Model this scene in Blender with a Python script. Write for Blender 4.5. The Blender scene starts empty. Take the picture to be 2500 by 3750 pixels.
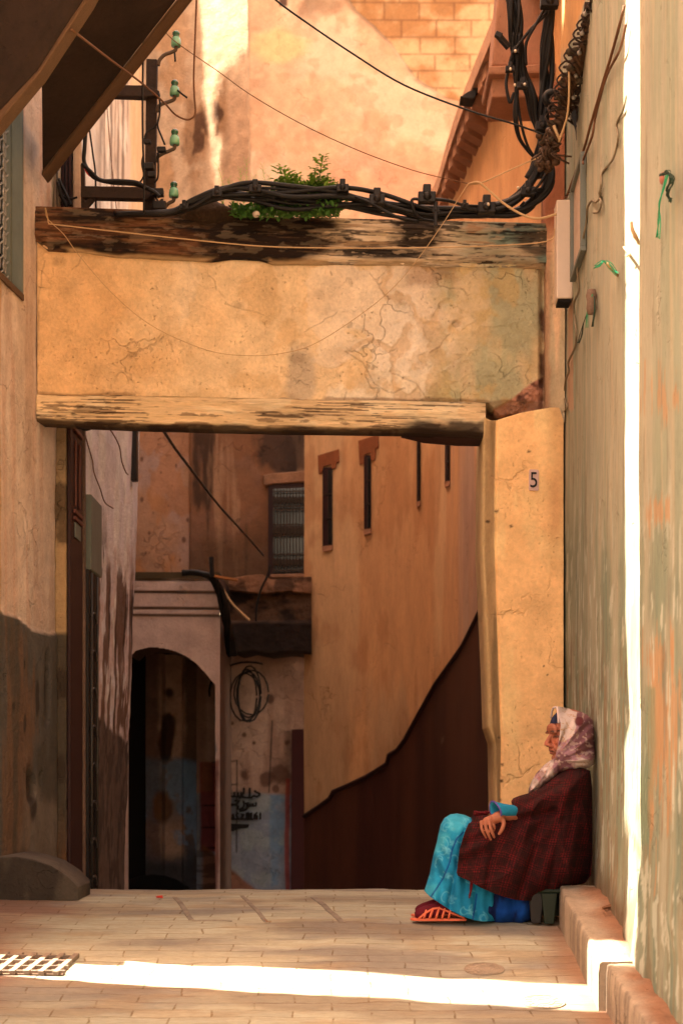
import bpy, bmesh, math, random
import numpy as np
from mathutils import Vector, Matrix
random.seed(7)
RG = random.Random(11)
F, CX, HY, CZ = 5800.0, 1250.0, 2830.0, 0.73
COLL = bpy.context.scene.collection

# ---------------------------------------------------------------- helpers
def P(px, py, Y):
    """a point at depth Y that the camera sees at this place of the photograph"""
    return Vector(((px - CX) / F * Y, Y, CZ + (HY - py) / F * Y))

def pr(p):
    return p[..., 0] / p[..., 1] * F + CX, HY - (p[..., 2] - CZ) / p[..., 1] * F

def lin(c):
    c = np.asarray(c, float) / 255.0
    return np.where(c <= 0.04045, c / 12.92, ((c + 0.055) / 1.055) ** 2.4)

ILL = np.array([1.0, 0.74, 0.52])
def A(r, g, b, k=0.62):
    """paint colour that looks like r,g,b under the warm light of the alley"""
    return tuple(np.clip(lin((r, g, b)) / ILL * k, 0.004, 0.86))

def _hash(ix, iy, iz, s):
    n = (ix * 374761393 + iy * 668265263 + iz * 1274126177 + s * 974711) & 0xffffffff
    n = ((n ^ (n >> 13)) * 1274126177) & 0xffffffff
    n = n ^ (n >> 16)
    return (n & 0xffff) / 32767.5 - 1.0

def vnoise(p, s=0):
    i = np.floor(p).astype(np.int64); f = p - i; f = f * f * (3 - 2 * f)
    r = 0
    for dx in (0, 1):
        for dy in (0, 1):
            for dz in (0, 1):
                w = (f[..., 0] if dx else 1 - f[..., 0]) * (f[..., 1] if dy else 1 - f[..., 1]) * (f[..., 2] if dz else 1 - f[..., 2])
                r = r + w * _hash(i[..., 0] + dx, i[..., 1] + dy, i[..., 2] + dz, s)
    return r

def fb(p, sc=(1, 1, 1), o=4, s=0, g=0.5):
    q = p * np.asarray(sc, float); a = 1.0; t = 0; r = 0
    for k in range(o):
        r = r + a * vnoise(q + 17.3 * k, s + k * 7); t += a; a *= g; q = q * 2.03
    return r / t * 1.6

def sm(a, b, x):
    t = np.clip((x - a) / (b - a), 0, 1); return t * t * (3 - 2 * t)

def mx(c, d, m):
    m = np.clip(m, 0, 1)[..., None]; return c * (1 - m) + np.asarray(d, float) * m

def ell(x, y, cx, cy, rx, ry, n=0, soft=0.35):
    d = np.sqrt(((x - cx) / rx) ** 2 + ((y - cy) / ry) ** 2) + n
    return 1 - sm(1 - soft, 1 + soft, d)

def bx(x, y, x0, x1, y0, y1, n=0, soft=12):
    return sm(x0 - soft, x0 + soft, x + n) * (1 - sm(x1 - soft, x1 + soft, x + n)) * sm(y0 - soft, y0 + soft, y + n) * (1 - sm(y1 - soft, y1 + soft, y + n))

def lerp_pts(x, pts):
    return np.interp(x, [a for a, b in pts], [b for a, b in pts])

def line_d(x, y, x0, y0, x1, y1):
    dx, dy = x1 - x0, y1 - y0; L = dx * dx + dy * dy
    t = np.clip(((x - x0) * dx + (y - y0) * dy) / L, 0, 1)
    return np.hypot(x - x0 - t * dx, y - y0 - t * dy)

def crack(x, y, pts, w, n):
    m = 0 * x
    for (a, b), (c, d) in zip(pts, pts[1:]):
        m = np.maximum(m, 1 - sm(w * .4, w * 1.4, line_d(x + n * 9, y + n * 9, a, b, c, d)))
    return m

# ---------------------------------------------------------------- materials
def _mat(name):
    m = bpy.data.materials.new(name); m.use_nodes = True
    nt = m.node_tree; nt.nodes.clear()
    out = nt.nodes.new('ShaderNodeOutputMaterial'); b = nt.nodes.new('ShaderNodeBsdfPrincipled')
    nt.links.new(b.outputs[0], out.inputs[0])
    return m, nt, b

def mat(name, color=None, rough=0.9, bump=0.4, sc=40.0, stretch=(1, 1, 1), var=0.18, spec=0.25, metal=0.0, dist=0.01, pits=0.0, crk=0.0, crk_sc=2.2):
    """procedural paint: vertex colour or a constant, times two scales of noise, with bump"""
    m, nt, b = _mat(name); N = nt.nodes.new; L = nt.links.new
    tc = N('ShaderNodeTexCoord'); mp = N('ShaderNodeMapping'); mp.inputs['Scale'].default_value = stretch
    L(tc.outputs['Object'], mp.inputs[0])
    n1 = N('ShaderNodeTexNoise'); n1.inputs['Scale'].default_value = sc; n1.inputs['Detail'].default_value = 6; n1.inputs['Roughness'].default_value = .72
    L(mp.outputs[0], n1.inputs[0])
    n2 = N('ShaderNodeTexNoise'); n2.inputs['Scale'].default_value = sc * .17; n2.inputs['Detail'].default_value = 4
    L(mp.outputs[0], n2.inputs[0])
    ad = N('ShaderNodeMath'); ad.operation = 'ADD'; L(n1.outputs[0], ad.inputs[0]); L(n2.outputs[0], ad.inputs[1])
    mr = N('ShaderNodeMapRange'); mr.inputs[1].default_value = .65; mr.inputs[2].default_value = 1.35
    mr.inputs[3].default_value = 1 - var; mr.inputs[4].default_value = 1 + var * .6
    L(ad.outputs[0], mr.inputs[0])
    mul = N('ShaderNodeMix'); mul.data_type = 'RGBA'; mul.blend_type = 'MULTIPLY'; mul.inputs[0].default_value = 1
    if color is None:
        at = N('ShaderNodeAttribute'); at.attribute_name = 'Col'; L(at.outputs['Color'], mul.inputs[6])
    else:
        mul.inputs[6].default_value = (*color, 1)
    L(mr.outputs[0], mul.inputs[7])
    b.inputs['Roughness'].default_value = rough; b.inputs['Specular IOR Level'].default_value = spec; b.inputs['Metallic'].default_value = metal
    hgt = ad.outputs[0]
    def darken(src, fac, amount):
        k = N('ShaderNodeMath'); k.operation = 'MULTIPLY'; k.inputs[1].default_value = amount; L(fac, k.inputs[0])
        mm_ = N('ShaderNodeMix'); mm_.data_type = 'RGBA'; L(k.outputs[0], mm_.inputs[0]); L(src, mm_.inputs[6])
        dk_ = N('ShaderNodeMix'); dk_.data_type = 'RGBA'; dk_.blend_type = 'MULTIPLY'; dk_.inputs[0].default_value = 1; L(src, dk_.inputs[6]); dk_.inputs[7].default_value = (.34, .28, .22, 1)
        L(dk_.outputs[2], mm_.inputs[7]); return mm_.outputs[2]
    cur = mul.outputs[2]
    if pits:
        n3 = N('ShaderNodeTexNoise'); n3.inputs['Scale'].default_value = sc * 1.6; n3.inputs['Detail'].default_value = 3; L(mp.outputs[0], n3.inputs[0])
        r3 = N('ShaderNodeMapRange'); r3.inputs[1].default_value = .64; r3.inputs[2].default_value = .72; L(n3.outputs[0], r3.inputs[0])
        n4 = N('ShaderNodeTexNoise'); n4.inputs['Scale'].default_value = 4; n4.inputs['Detail'].default_value = 3; L(tc.outputs['Object'], n4.inputs[0])
        r4 = N('ShaderNodeMapRange'); r4.inputs[1].default_value = .42; r4.inputs[2].default_value = .6; L(n4.outputs[0], r4.inputs[0])
        k4 = N('ShaderNodeMath'); k4.operation = 'MULTIPLY'; L(r3.outputs[0], k4.inputs[0]); L(r4.outputs[0], k4.inputs[1]); cur = darken(cur, k4.outputs[0], pits)
        s4 = N('ShaderNodeMath'); s4.operation = 'MULTIPLY_ADD'; s4.inputs[1].default_value = -.9; L(k4.outputs[0], s4.inputs[0]); L(hgt, s4.inputs[2]); hgt = s4.outputs[0]
    if crk:
        nd = N('ShaderNodeTexNoise'); nd.inputs['Scale'].default_value = 7; nd.inputs['Detail'].default_value = 5; L(tc.outputs['Object'], nd.inputs[0])
        va = N('ShaderNodeVectorMath'); va.operation = 'MULTIPLY_ADD'; va.inputs[1].default_value = (.35, .35, .35); L(nd.outputs['Color'], va.inputs[0]); L(tc.outputs['Object'], va.inputs[2])
        vo = N('ShaderNodeTexVoronoi'); vo.feature = 'DISTANCE_TO_EDGE'; vo.inputs['Scale'].default_value = crk_sc; L(va.outputs[0], vo.inputs['Vector'])
        rv = N('ShaderNodeMapRange'); rv.inputs[1].default_value = .004; rv.inputs[2].default_value = .016; rv.inputs[3].default_value = 1; rv.inputs[4].default_value = 0; L(vo.outputs['Distance'], rv.inputs[0])
        n5 = N('ShaderNodeTexNoise'); n5.inputs['Scale'].default_value = 2.6; n5.inputs['Detail'].default_value = 4; L(tc.outputs['Object'], n5.inputs[0])
        r5 = N('ShaderNodeMapRange'); r5.inputs[1].default_value = .50; r5.inputs[2].default_value = .62; L(n5.outputs[0], r5.inputs[0])
        k5 = N('ShaderNodeMath'); k5.operation = 'MULTIPLY'; L(rv.outputs[0], k5.inputs[0]); L(r5.outputs[0], k5.inputs[1]); cur = darken(cur, k5.outputs[0], crk)
        s5 = N('ShaderNodeMath'); s5.operation = 'MULTIPLY_ADD'; s5.inputs[1].default_value = -1.2; L(k5.outputs[0], s5.inputs[0]); L(hgt, s5.inputs[2]); hgt = s5.outputs[0]
    L(cur, b.inputs['Base Color'])
    bp = N('ShaderNodeBump'); bp.inputs['Strength'].default_value = bump; bp.inputs['Distance'].default_value = dist
    L(hgt, bp.inputs['Height']); L(bp.outputs[0], b.inputs['Normal'])
    return m

M = {}
M['plaster'] = mat('plaster', bump=.9, sc=45, var=.28, pits=.45, crk=.14, crk_sc=3.0, dist=.012)
M['smooth_plaster'] = mat('smooth_plaster', bump=.7, sc=40, var=.24, pits=.3, crk=.06, crk_sc=1.4)
M['streak_plaster'] = mat('streak_plaster', bump=.6, sc=42, stretch=(1, 1, .28), var=.20, dist=.008, pits=.5, crk=.3, crk_sc=1.8)
M['rubble'] = mat('rubble', bump=1.0, sc=38, var=.35, dist=.03)
M['wood'] = mat('weathered_wood', bump=1.0, sc=40, stretch=(.14, 1, 1.5), var=.45, dist=.015, pits=.8)
M['darkwood'] = mat('dark_wood', color=A(62, 26, 20, .55), bump=.4, sc=30, stretch=(1, 1, .15), var=.3, rough=.6)
M['iron'] = mat('rusty_iron', color=(.028, .016, .011), bump=.4, sc=60, var=.5, rough=.7)
M['black'] = mat('black_rubber', color=(.006, .0055, .006), bump=.1, sc=60, var=.3, rough=.55, spec=.25)
M['blackiron'] = mat('black_iron', color=(.012, .010, .010), bump=.2, sc=60, var=.3, rough=.5)
M['steel'] = mat('galvanised_steel', color=(.22, .2, .17), bump=.15, sc=50, var=.3, rough=.45, metal=.6)
M['cord'] = mat('pale_cord', color=A(205, 150, 95, .8), bump=.1, sc=80, var=.15)
M['cordbrown'] = mat('brown_cord', color=A(120, 72, 42, .7), bump=.1, sc=80, var=.2)
M['cream'] = mat('cream_plastic', color=A(228, 182, 142, .75), bump=.05, sc=30, var=.06, rough=.45)
M['grey'] = mat('grey_paint', color=A(120, 110, 88, .7), bump=.25, sc=40, stretch=(1, 1, .3), var=.2, rough=.7)
M['dark'] = mat('dark_void', color=(.006, .005, .005), bump=0, var=.1)
M['stone'] = mat('stone', bump=.9, sc=45, var=.3, dist=.010, pits=.5, crk=.4)
M['soffit'] = mat('dark_concrete', color=A(54, 33, 20, .58), bump=.6, sc=36, var=.4, pits=.4)  # plain dark brown for the underside of the overhead slabs
M['lip'] = mat('pale_concrete', color=A(118, 78, 48, .62), bump=.8, sc=60, var=.25)
M['brownpaint'] = mat('brown_gloss_paint', bump=.25, sc=22, stretch=(1, 1, .2), var=.25, rough=.55)
M['window'] = mat('old_glass', color=(.010, .009, .008), bump=.02, sc=5, var=.1, rough=.15, spec=.5)
M['red'] = mat('red_plastic', color=A(225, 60, 40, .8), bump=.1, sc=50, var=.15, rough=.5)

# ---------------------------------------------------------------- mesh makers
def tag(o, label=None, cat=None, group=None, kind=None):
    if label: o['label'] = label
    if cat: o['category'] = cat
    if group: o['group'] = group
    if kind: o['kind'] = kind
    return o

def thing(name, loc, label, cat, group=None):
    o = bpy.data.objects.new(name, None); COLL.objects.link(o)
    o.empty_display_size = .1; o.location = Vector(loc)
    return tag(o, label, cat, group)

def adopt(o, parent):
    if parent is not None:
        o.parent = parent
        # things are Empties placed at their base; every mesh keeps its world coordinates
        if parent.type == 'EMPTY': o.matrix_parent_inverse = Matrix.Translation(parent.location).inverted()
    return o

def mesh_obj(name, verts, faces, m, parent=None, smooth=False, cols=None):
    me = bpy.data.meshes.new(name); me.from_pydata([tuple(v) for v in verts], [], faces)
    if smooth: me.polygons.foreach_set('use_smooth', [True] * len(me.polygons))
    if cols is not None:
        a = me.color_attributes.new('Col', 'FLOAT_COLOR', 'POINT')
        c = np.ones((len(verts), 4), np.float32); c[:, :3] = np.asarray(cols)
        a.data.foreach_set('color', c.ravel())
    me.materials.append(m); me.update()
    o = bpy.data.objects.new(name, me); COLL.objects.link(o)
    return adopt(o, parent)

def surf(name, pts, m, parent=None, col=None, disp=None, nrm=(0, -1, 0), thick=.2, hole=None):
    """a grid of points made into one solid slab: detailed front, plain sides and back"""
    nv, nu = pts.shape[:2]; n = np.asarray(nrm, float)
    if n.ndim == 1: n = n / np.linalg.norm(n)
    x, y = pr(pts)
    c = col(x, y, pts) if col is not None else np.tile(np.array([.5, .5, .5]), (nv, nu, 1))
    base = pts.copy()
    if disp is not None:
        d = disp(x, y, pts); pts = pts + d[..., None] * n
    V = pts.reshape(-1, 3); Cc = np.broadcast_to(c, (nv, nu, 3)).reshape(-1, 3)
    idx = np.arange(nu * nv).reshape(nv, nu)
    q = np.stack([idx[:-1, :-1], idx[:-1, 1:], idx[1:, 1:], idx[1:, :-1]], -1).reshape(-1, 4)
    if hole is not None:
        cen = base[:-1, :-1] * .5 + base[1:, 1:] * .5
        q = q[~hole(cen).reshape(-1)]
    n0 = n if n.ndim == 1 else n[0, 0]
    a, b_, d_ = V[idx[0, 0]], V[idx[0, 1]], V[idx[1, 0]]
    flip = np.dot(np.cross(b_ - a, d_ - a), n0) < 0
    if flip: q = q[:, ::-1]
    faces = [tuple(t) for t in q.tolist()]
    ring = list(idx[0, :-1]) + list(idx[:-1, -1]) + list(idx[-1, :0:-1]) + list(idx[:0:-1, 0])
    if thick:
        off = len(V); nn = n if n.ndim == 1 else n.reshape(-1, 3)[ring]
        back = base.reshape(-1, 3)[ring] - nn * thick
        V = np.concatenate([V, back]); Cc = np.concatenate([Cc, Cc[ring]])
        K = len(ring)
        for i in range(K):
            j = (i + 1) % K; f = (ring[i], off + i, off + j, ring[j])
            faces.append(f[::-1] if flip else f)
        bk = tuple(range(off, off + K)); faces.append(bk if flip else bk[::-1])
    return mesh_obj(name, V, faces, m, parent, True, Cc)

def gridpx(x0, x1, nu, nv, top, bot, Yf):
    """points on a surface given by its outline in the photograph and its depth"""
    u = np.linspace(x0, x1, nu)[None, :].repeat(nv, 0); v = np.linspace(0, 1, nv)[:, None].repeat(nu, 1)
    t = lerp_pts(u, top); b = lerp_pts(u, bot); y = t + (b - t) * v
    Y = Yf(u, y) if callable(Yf) else np.full_like(u, Yf)
    return np.stack([(u - CX) / F * Y, Y, CZ + (HY - y) / F * Y], -1)

def gridyz(p0, p1, z0, z1, nu, nv):
    """a vertical wall from plan point p0 to p1"""
    u = np.linspace(0, 1, nu)[None, :].repeat(nv, 0); z = np.linspace(z0, z1, nv)[:, None].repeat(nu, 1)
    return np.stack([p0[0] + (p1[0] - p0[0]) * u, p0[1] + (p1[1] - p0[1]) * u, z], -1)

def cr(pts, n=6):
    """Catmull-Rom through points"""
    p = [Vector(q) for q in pts]; p = [p[0] * 2 - p[1]] + p + [p[-1] * 2 - p[-2]]; r = []
    for i in range(1, len(p) - 2):
        for k in range(n):
            t = k / n; a, b, c, d = p[i - 1], p[i], p[i + 1], p[i + 2]
            r.append(.5 * ((2 * b) + (c - a) * t + (2 * a - 5 * b + 4 * c - d) * t * t + (3 * b - a - 3 * c + d) * t ** 3))
    r.append(p[-2]); return r

class MB:
    def __init__(s): s.v = []; s.f = []; s.c = []
    def add(s, v, f, c=None):
        o = len(s.v); s.v += [tuple(x) for x in v]; s.f += [tuple(i + o for i in q) for q in f]
        if c is not None: s.c += [tuple(c)] * len(v)
        return s
    def box(s, lo, hi, c=None):
        x0, y0, z0 = lo; x1, y1, z1 = hi
        return s.add([(x0, y0, z0), (x1, y0, z0), (x1, y1, z0), (x0, y1, z0), (x0, y0, z1), (x1, y0, z1), (x1, y1, z1), (x0, y1, z1)],
                     [(0, 3, 2, 1), (4, 5, 6, 7), (0, 1, 5, 4), (1, 2, 6, 5), (2, 3, 7, 6), (3, 0, 4, 7)], c)
    def prism(s, poly, off, c=None):
        n = len(poly); off = Vector(off); p = [Vector(q) for q in poly]
        f = [tuple(range(n))[::-1], tuple(range(n, 2 * n))]
        for i in range(n): j = (i + 1) % n; f.append((i, j, n + j, n + i))
        return s.add(p + [q + off for q in p], f, c)
    def bar(s, a, b, w, h, up=(0, 0, 1), c=None):
        a, b = Vector(a), Vector(b); d = (b - a).normalized(); u = Vector(up)
        r = d.cross(u).normalized() * w / 2; u = r.cross(d).normalized() * h / 2
        return s.add([a - r - u, a + r - u, a + r + u, a - r + u, b - r - u, b + r - u, b + r + u, b - r + u],
                     [(0, 3, 2, 1), (4, 5, 6, 7), (0, 1, 5, 4), (1, 2, 6, 5), (2, 3, 7, 6), (3, 0, 4, 7)], c)
    def tube(s, pts, r, n=6, c=None, smooth=0):
        if smooth: pts = cr(pts, smooth)
        pts = [Vector(p) for p in pts]; K = len(pts); V = []; fr = None
        rr = r if isinstance(r, (list, tuple)) else [r] * K
        if len(rr) != K: rr = [float(np.interp(i / (K - 1), np.linspace(0, 1, len(rr)), rr)) for i in range(K)]
        for i, p in enumerate(pts):
            t = (pts[min(i + 1, K - 1)] - pts[max(i - 1, 0)])
            t = t.normalized() if t.length > 1e-9 else Vector((0, 0, 1))
            if fr is None: fr = t.orthogonal().normalized()
            fr = (fr - t * fr.dot(t)); fr = fr.normalized() if fr.length > 1e-6 else t.orthogonal().normalized()
            w = t.cross(fr)
            for k in range(n):
                a = 2 * math.pi * k / n; V.append(p + (fr * math.cos(a) + w * math.sin(a)) * rr[i])
        f = [tuple(range(n))[::-1], tuple(range((K - 1) * n, K * n))]
        for i in range(K - 1):
            for k in range(n):
                j = (k + 1) % n; f.append((i * n + k, i * n + j, (i + 1) * n + j, (i + 1) * n + k))
        return s.add(V, f, c)
    def lathe(s, prof, base, axis=(0, 0, 1), n=14, c=None):
        ax = Vector(axis).normalized(); u = ax.orthogonal().normalized(); w = ax.cross(u); b = Vector(base); V = []
        for r, z in prof:
            for k in range(n):
                a = 2 * math.pi * k / n; V.append(b + ax * z + (u * math.cos(a) + w * math.sin(a)) * max(r, 1e-4))
        K = len(prof); f = [tuple(range(n))[::-1], tuple(range((K - 1) * n, K * n))]
        for i in range(K - 1):
            for k in range(n):
                j = (k + 1) % n; f.append((i * n + k, i * n + j, (i + 1) * n + j, (i + 1) * n + k))
        return s.add(V, f, c)
    def ball(s, c0, rad, R=None, nu=16, nv=10, c=None):
        if not isinstance(rad, (tuple, list)): rad = (rad,) * 3
        R = R or Matrix.Identity(3); V = [Vector(c0) + R @ Vector((0, 0, -rad[2]))]; f = []
        for i in range(1, nv):
            p = math.pi * i / nv - math.pi / 2
            for k in range(nu):
                a = 2 * math.pi * k / nu
                V.append(Vector(c0) + R @ Vector((rad[0] * math.cos(p) * math.cos(a), rad[1] * math.cos(p) * math.sin(a), rad[2] * math.sin(p))))
        V.append(Vector(c0) + R @ Vector((0, 0, rad[2]))); T = len(V) - 1
        for k in range(nu):
            j = (k + 1) % nu; f.append((0, 1 + j, 1 + k)); f.append((T, T - nu + k, T - nu + j))
        for i in range(nv - 2):
            for k in range(nu):
                j = (k + 1) % nu; a = 1 + i * nu; f.append((a + k, a + j, a + nu + j, a + nu + k))
        return s.add(V, f, c)
    def build(s, name, m, parent=None, smooth=False, bevel=0):
        o = mesh_obj(name, s.v, s.f, m, parent, smooth, s.c if s.c and len(s.c) == len(s.v) else None)
        if bevel:
            b = o.modifiers.new('b', 'BEVEL'); b.width = bevel; b.segments = 2; b.limit_method = 'ANGLE'
        return o

def fuse(name, mb, voxel, m, parent=None, smooth=3, colfn=None, move=None):
    """joins overlapping volumes into ONE continuous skin"""
    t = mb.build('tmp', m)
    r = t.modifiers.new('r', 'REMESH'); r.mode = 'VOXEL'; r.voxel_size = voxel; r.adaptivity = 0
    s_ = t.modifiers.new('s', 'SMOOTH'); s_.factor = .5; s_.iterations = smooth
    dg = bpy.context.evaluated_depsgraph_get(); e = t.evaluated_get(dg); me = e.to_mesh()
    V = np.empty(len(me.vertices) * 3); me.vertices.foreach_get('co', V); V = V.reshape(-1, 3)
    Nn = np.empty(len(me.vertices) * 3); me.vertices.foreach_get('normal', Nn); Nn = Nn.reshape(-1, 3)
    fs = [tuple(p.vertices) for p in me.polygons]; e.to_mesh_clear()
    bpy.data.objects.remove(t)
    if move is not None: V = move(V, Nn)
    return mesh_obj(name, V, fs, m, parent, True, colfn(V) if colfn is not None else None)

def wire(name, pts, r, m, label, cat='wire', group=None, smooth=8, n=5):
    b = MB(); b.tube(pts, r, n, smooth=smooth)
    return tag(b.build(name, m, None, True), label, cat, group)
EXPO = 3.62
# ================================================================ CAMERA, LIGHT
cam = bpy.data.cameras.new('camera'); co = bpy.data.objects.new('camera', cam); COLL.objects.link(co)
co.location = (0, 0, CZ); co.rotation_euler = (math.radians(90), 0, 0)
cam.sensor_fit = 'VERTICAL'; cam.sensor_height = 36.0; cam.lens = F / 3750 * 36.0
cam.shift_y = (HY - 1875) / 3750.0; cam.shift_x = 0.0
cam.clip_start = .1; cam.clip_end = 500
cam.dof.use_dof = True; cam.dof.focus_distance = 7.7; cam.dof.aperture_fstop = 3.6
sc = bpy.context.scene; sc.camera = co
SUN_EL = math.radians(56); SD = Vector((1, -.19, 0)).normalized() * math.cos(SUN_EL) - Vector((0, 0, math.sin(SUN_EL)))
sl = bpy.data.lights.new('sun', 'SUN'); sl.energy = 3.4; sl.angle = math.radians(.5); sl.color = (1.0, .86, .66)
so = bpy.data.objects.new('sun', sl); COLL.objects.link(so); so.rotation_euler = SD.to_track_quat('-Z', 'Y').to_euler(); so.location = (-4, 2, 12)
w = bpy.data.worlds.new('World'); sc.world = w; w.use_nodes = True; nt = w.node_tree
bg = nt.nodes['Background']; sky = nt.nodes.new('ShaderNodeTexSky'); sky.sky_type = 'NISHITA'; sky.sun_disc = False
sky.sun_elevation = SUN_EL; sky.sun_rotation = math.radians(-79); sky.dust_density = 3.0; sky.air_density = 1.0
wb = nt.nodes.new('ShaderNodeMix'); wb.data_type = 'RGBA'; wb.blend_type = 'MULTIPLY'; wb.inputs[0].default_value = 1
wb.inputs[7].default_value = (1.0, .59, .335, 1)      # the camera's warm white balance
nt.links.new(sky.outputs[0], wb.inputs[6]); nt.links.new(wb.outputs[2], bg.inputs[0]); bg.inputs[1].default_value = .15
sc.view_settings.view_transform = 'Standard'; sc.view_settings.look = 'None'; sc.view_settings.gamma = 1.0
sc.view_settings.exposure = EXPO
sc.cycles.diffuse_bounces = 6; sc.cycles.max_bounces = 10; sc.cycles.glossy_bounces = 3
sc.cycles.sample_clamp_indirect = 6.0; sc.cycles.use_denoising = True; sc.cycles.caustics_reflective = False; sc.cycles.caustics_refractive = False

# ================================================================ GROUND
def GZ(Y):
    return np.interp(Y, [-8, 4.0, 6.0, 7.6, 8.3, 9.0, 9.6, 11, 13, 16, 22, 40], [-1.2, -.50, -.224, 0, .048, .062, .02, -.35, -.85, -1.4, -2.0, -3.2])

def paving_mat():
    m, nt, b = _mat('stone_paving'); N = nt.nodes.new; L = nt.links.new
    tc = N('ShaderNodeTexCoord'); nz = N('ShaderNodeTexNoise'); nz.inputs['Scale'].default_value = 3.2; nz.inputs['Detail'].default_value = 3
    L(tc.outputs['Object'], nz.inputs[0])
    sub = N('ShaderNodeVectorMath'); sub.operation = 'MULTIPLY_ADD'; sub.inputs[1].default_value = (.07, .06, 0)
    L(nz.outputs['Color'], sub.inputs[0]); L(tc.outputs['Object'], sub.inputs[2])
    br = N('ShaderNodeTexBrick'); br.offset = .5; br.inputs['Scale'].default_value = 1.0
    br.inputs['Brick Width'].default_value = .31; br.inputs['Row Height'].default_value = .102; br.inputs['Mortar Size'].default_value = .0045
    br.inputs['Mortar Smooth'].default_value = .25; br.inputs['Bias'].default_value = 0
    br.inputs['Color1'].default_value = (1, 1, 1, 1); br.inputs['Color2'].default_value = (.80, .79, .78, 1); br.inputs['Mortar'].default_value = (.55, .44, .33, 1)
    L(sub.outputs[0], br.inputs['Vector'])
    # dust hides many of the joints
    n2 = N('ShaderNodeTexNoise'); n2.inputs['Scale'].default_value = 5; n2.inputs['Detail'].default_value = 5; n2.inputs['Roughness'].default_value = .7
    mp = N('ShaderNodeMapping'); mp.inputs['Scale'].default_value = (.7, 2.2, 1); L(tc.outputs['Object'], mp.inputs[0]); L(mp.outputs[0], n2.inputs[0])
    r2 = N('ShaderNodeMapRange'); r2.inputs[1].default_value = .43; r2.inputs[2].default_value = .60; L(n2.outputs[0], r2.inputs[0])
    mxa = N('ShaderNodeMix'); mxa.data_type = 'RGBA'; L(r2.outputs[0], mxa.inputs[0]); mxa.inputs[7].default_value = (.86, .82, .78, 1)
    L(br.outputs['Color'], mxa.inputs[6])
    n3 = N('ShaderNodeTexNoise'); n3.inputs['Scale'].default_value = 34; n3.inputs['Detail'].default_value = 8; n3.inputs['Roughness'].default_value = .75; L(mp.outputs[0], n3.inputs[0])
    r3 = N('ShaderNodeMapRange'); r3.inputs[1].default_value = .3; r3.inputs[2].default_value = .7; r3.inputs[3].default_value = .74; r3.inputs[4].default_value = 1.1; L(n3.outputs[0], r3.inputs[0])
    at = N('ShaderNodeAttribute'); at.attribute_name = 'Col'
    m1 = N('ShaderNodeMix'); m1.data_type = 'RGBA'; m1.blend_type = 'MULTIPLY'; m1.inputs[0].default_value = 1
    m2 = N('ShaderNodeMix'); m2.data_type = 'RGBA'; m2.blend_type = 'MULTIPLY'; m2.inputs[0].default_value = 1
    L(at.outputs['Color'], m1.inputs[6]); L(mxa.outputs[2], m1.inputs[7]); L(m1.outputs[2], m2.inputs[6]); L(r3.outputs[0], m2.inputs[7])
    L(m2.outputs[2], b.inputs['Base Color']); b.inputs['Roughness'].default_value = .8; b.inputs['Specular IOR Level'].default_value = .3
    inv = N('ShaderNodeMath'); inv.operation = 'SUBTRACT'; inv.inputs[0].default_value = 1; L(br.outputs['Fac'], inv.inputs[1])
    mm = N('ShaderNodeMath'); mm.operation = 'MAXIMUM'; L(inv.outputs[0], mm.inputs[0]); L(r2.outputs[0], mm.inputs[1])
    ad = N('ShaderNodeMath'); ad.operation = 'MULTIPLY_ADD'; ad.inputs[1].default_value = .5; L(n3.outputs[0], ad.inputs[0]); L(mm.outputs[0], ad.inputs[2])
    bp = N('ShaderNodeBump'); bp.inputs['Strength'].default_value = .75; bp.inputs['Distance'].default_value = .006
    L(ad.outputs[0], bp.inputs['Height']); L(bp.outputs[0], b.inputs['Normal'])
    return m
M['paving'] = paving_mat()

def gz_true(x, y):
    p = np.array([[float(x), float(y), 0.]]); return float(GZ(y) + .007 * fb(p, (1.6, 1.6, 1), 4, 3)[0] + .004 * fb(p, (5, 8, 1), 3, 9)[0] + .012 * sm(-1.0, -1.9, x))

def ground():
    xs = np.concatenate([np.linspace(-12, -2.2, 8)[:-1], np.linspace(-2.2, 1.8, 170), np.linspace(1.8, 12, 8)[1:]])
    ys = np.concatenate([np.linspace(-10, 4.4, 12)[:-1], np.linspace(4.4, 9.8, 230), np.linspace(9.8, 40, 30)[1:]])
    X, Y = np.meshgrid(xs, ys); Z = GZ(Y)
    p = np.stack([X, Y, 0 * X], -1)
    Z = Z + .007 * fb(p, (1.6, 1.6, 1), 4, 3) + .004 * fb(p, (5, 8, 1), 3, 9)
    # the paving dishes a little towards the right-hand step and rises at the left wall
    Z += .012 * sm(-1.0, -1.9, X)
    p = np.stack([X, Y, Z], -1)
    def col(x, y, p):
        q = p * (1, 1, 0)
        c = np.tile(np.array(A(206, 178, 136, .74)), (*x.shape, 1))
        c = mx(c, A(180, 152, 122, .60), sm(-.1, .5, fb(q, (1.3, 4, 1), 4, 1)))
        c = mx(c, A(204, 156, 104, .64), .4 * sm(.15, .5, fb(q, (2.4, 7, 1), 5, 2)))
        c = mx(c, A(158, 120, 90, .55), .5 * sm(.2, .6, fb(q, (1, 2, 1), 5, 5)))
        c = mx(c, A(190, 118, 72, .55), .7 * sm(.86, 1.02, p[..., 0] + .04 * fb(q, (6, 6, 1), 3, 8)))   # dirt along the step
        c = mx(c, A(176, 96, 58, .55), .6 * sm(-1.25, -1.6, p[..., 0] + .1 * fb(q, (4, 4, 1), 3, 8)))
        return c
    o = surf('alley_paving', p, M['paving'], None, col, None, (0, 0, 1), thick=0)
    return tag(o, 'worn brick paving of the alley, dusty and uneven', 'paving', kind='structure')
ground()

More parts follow.
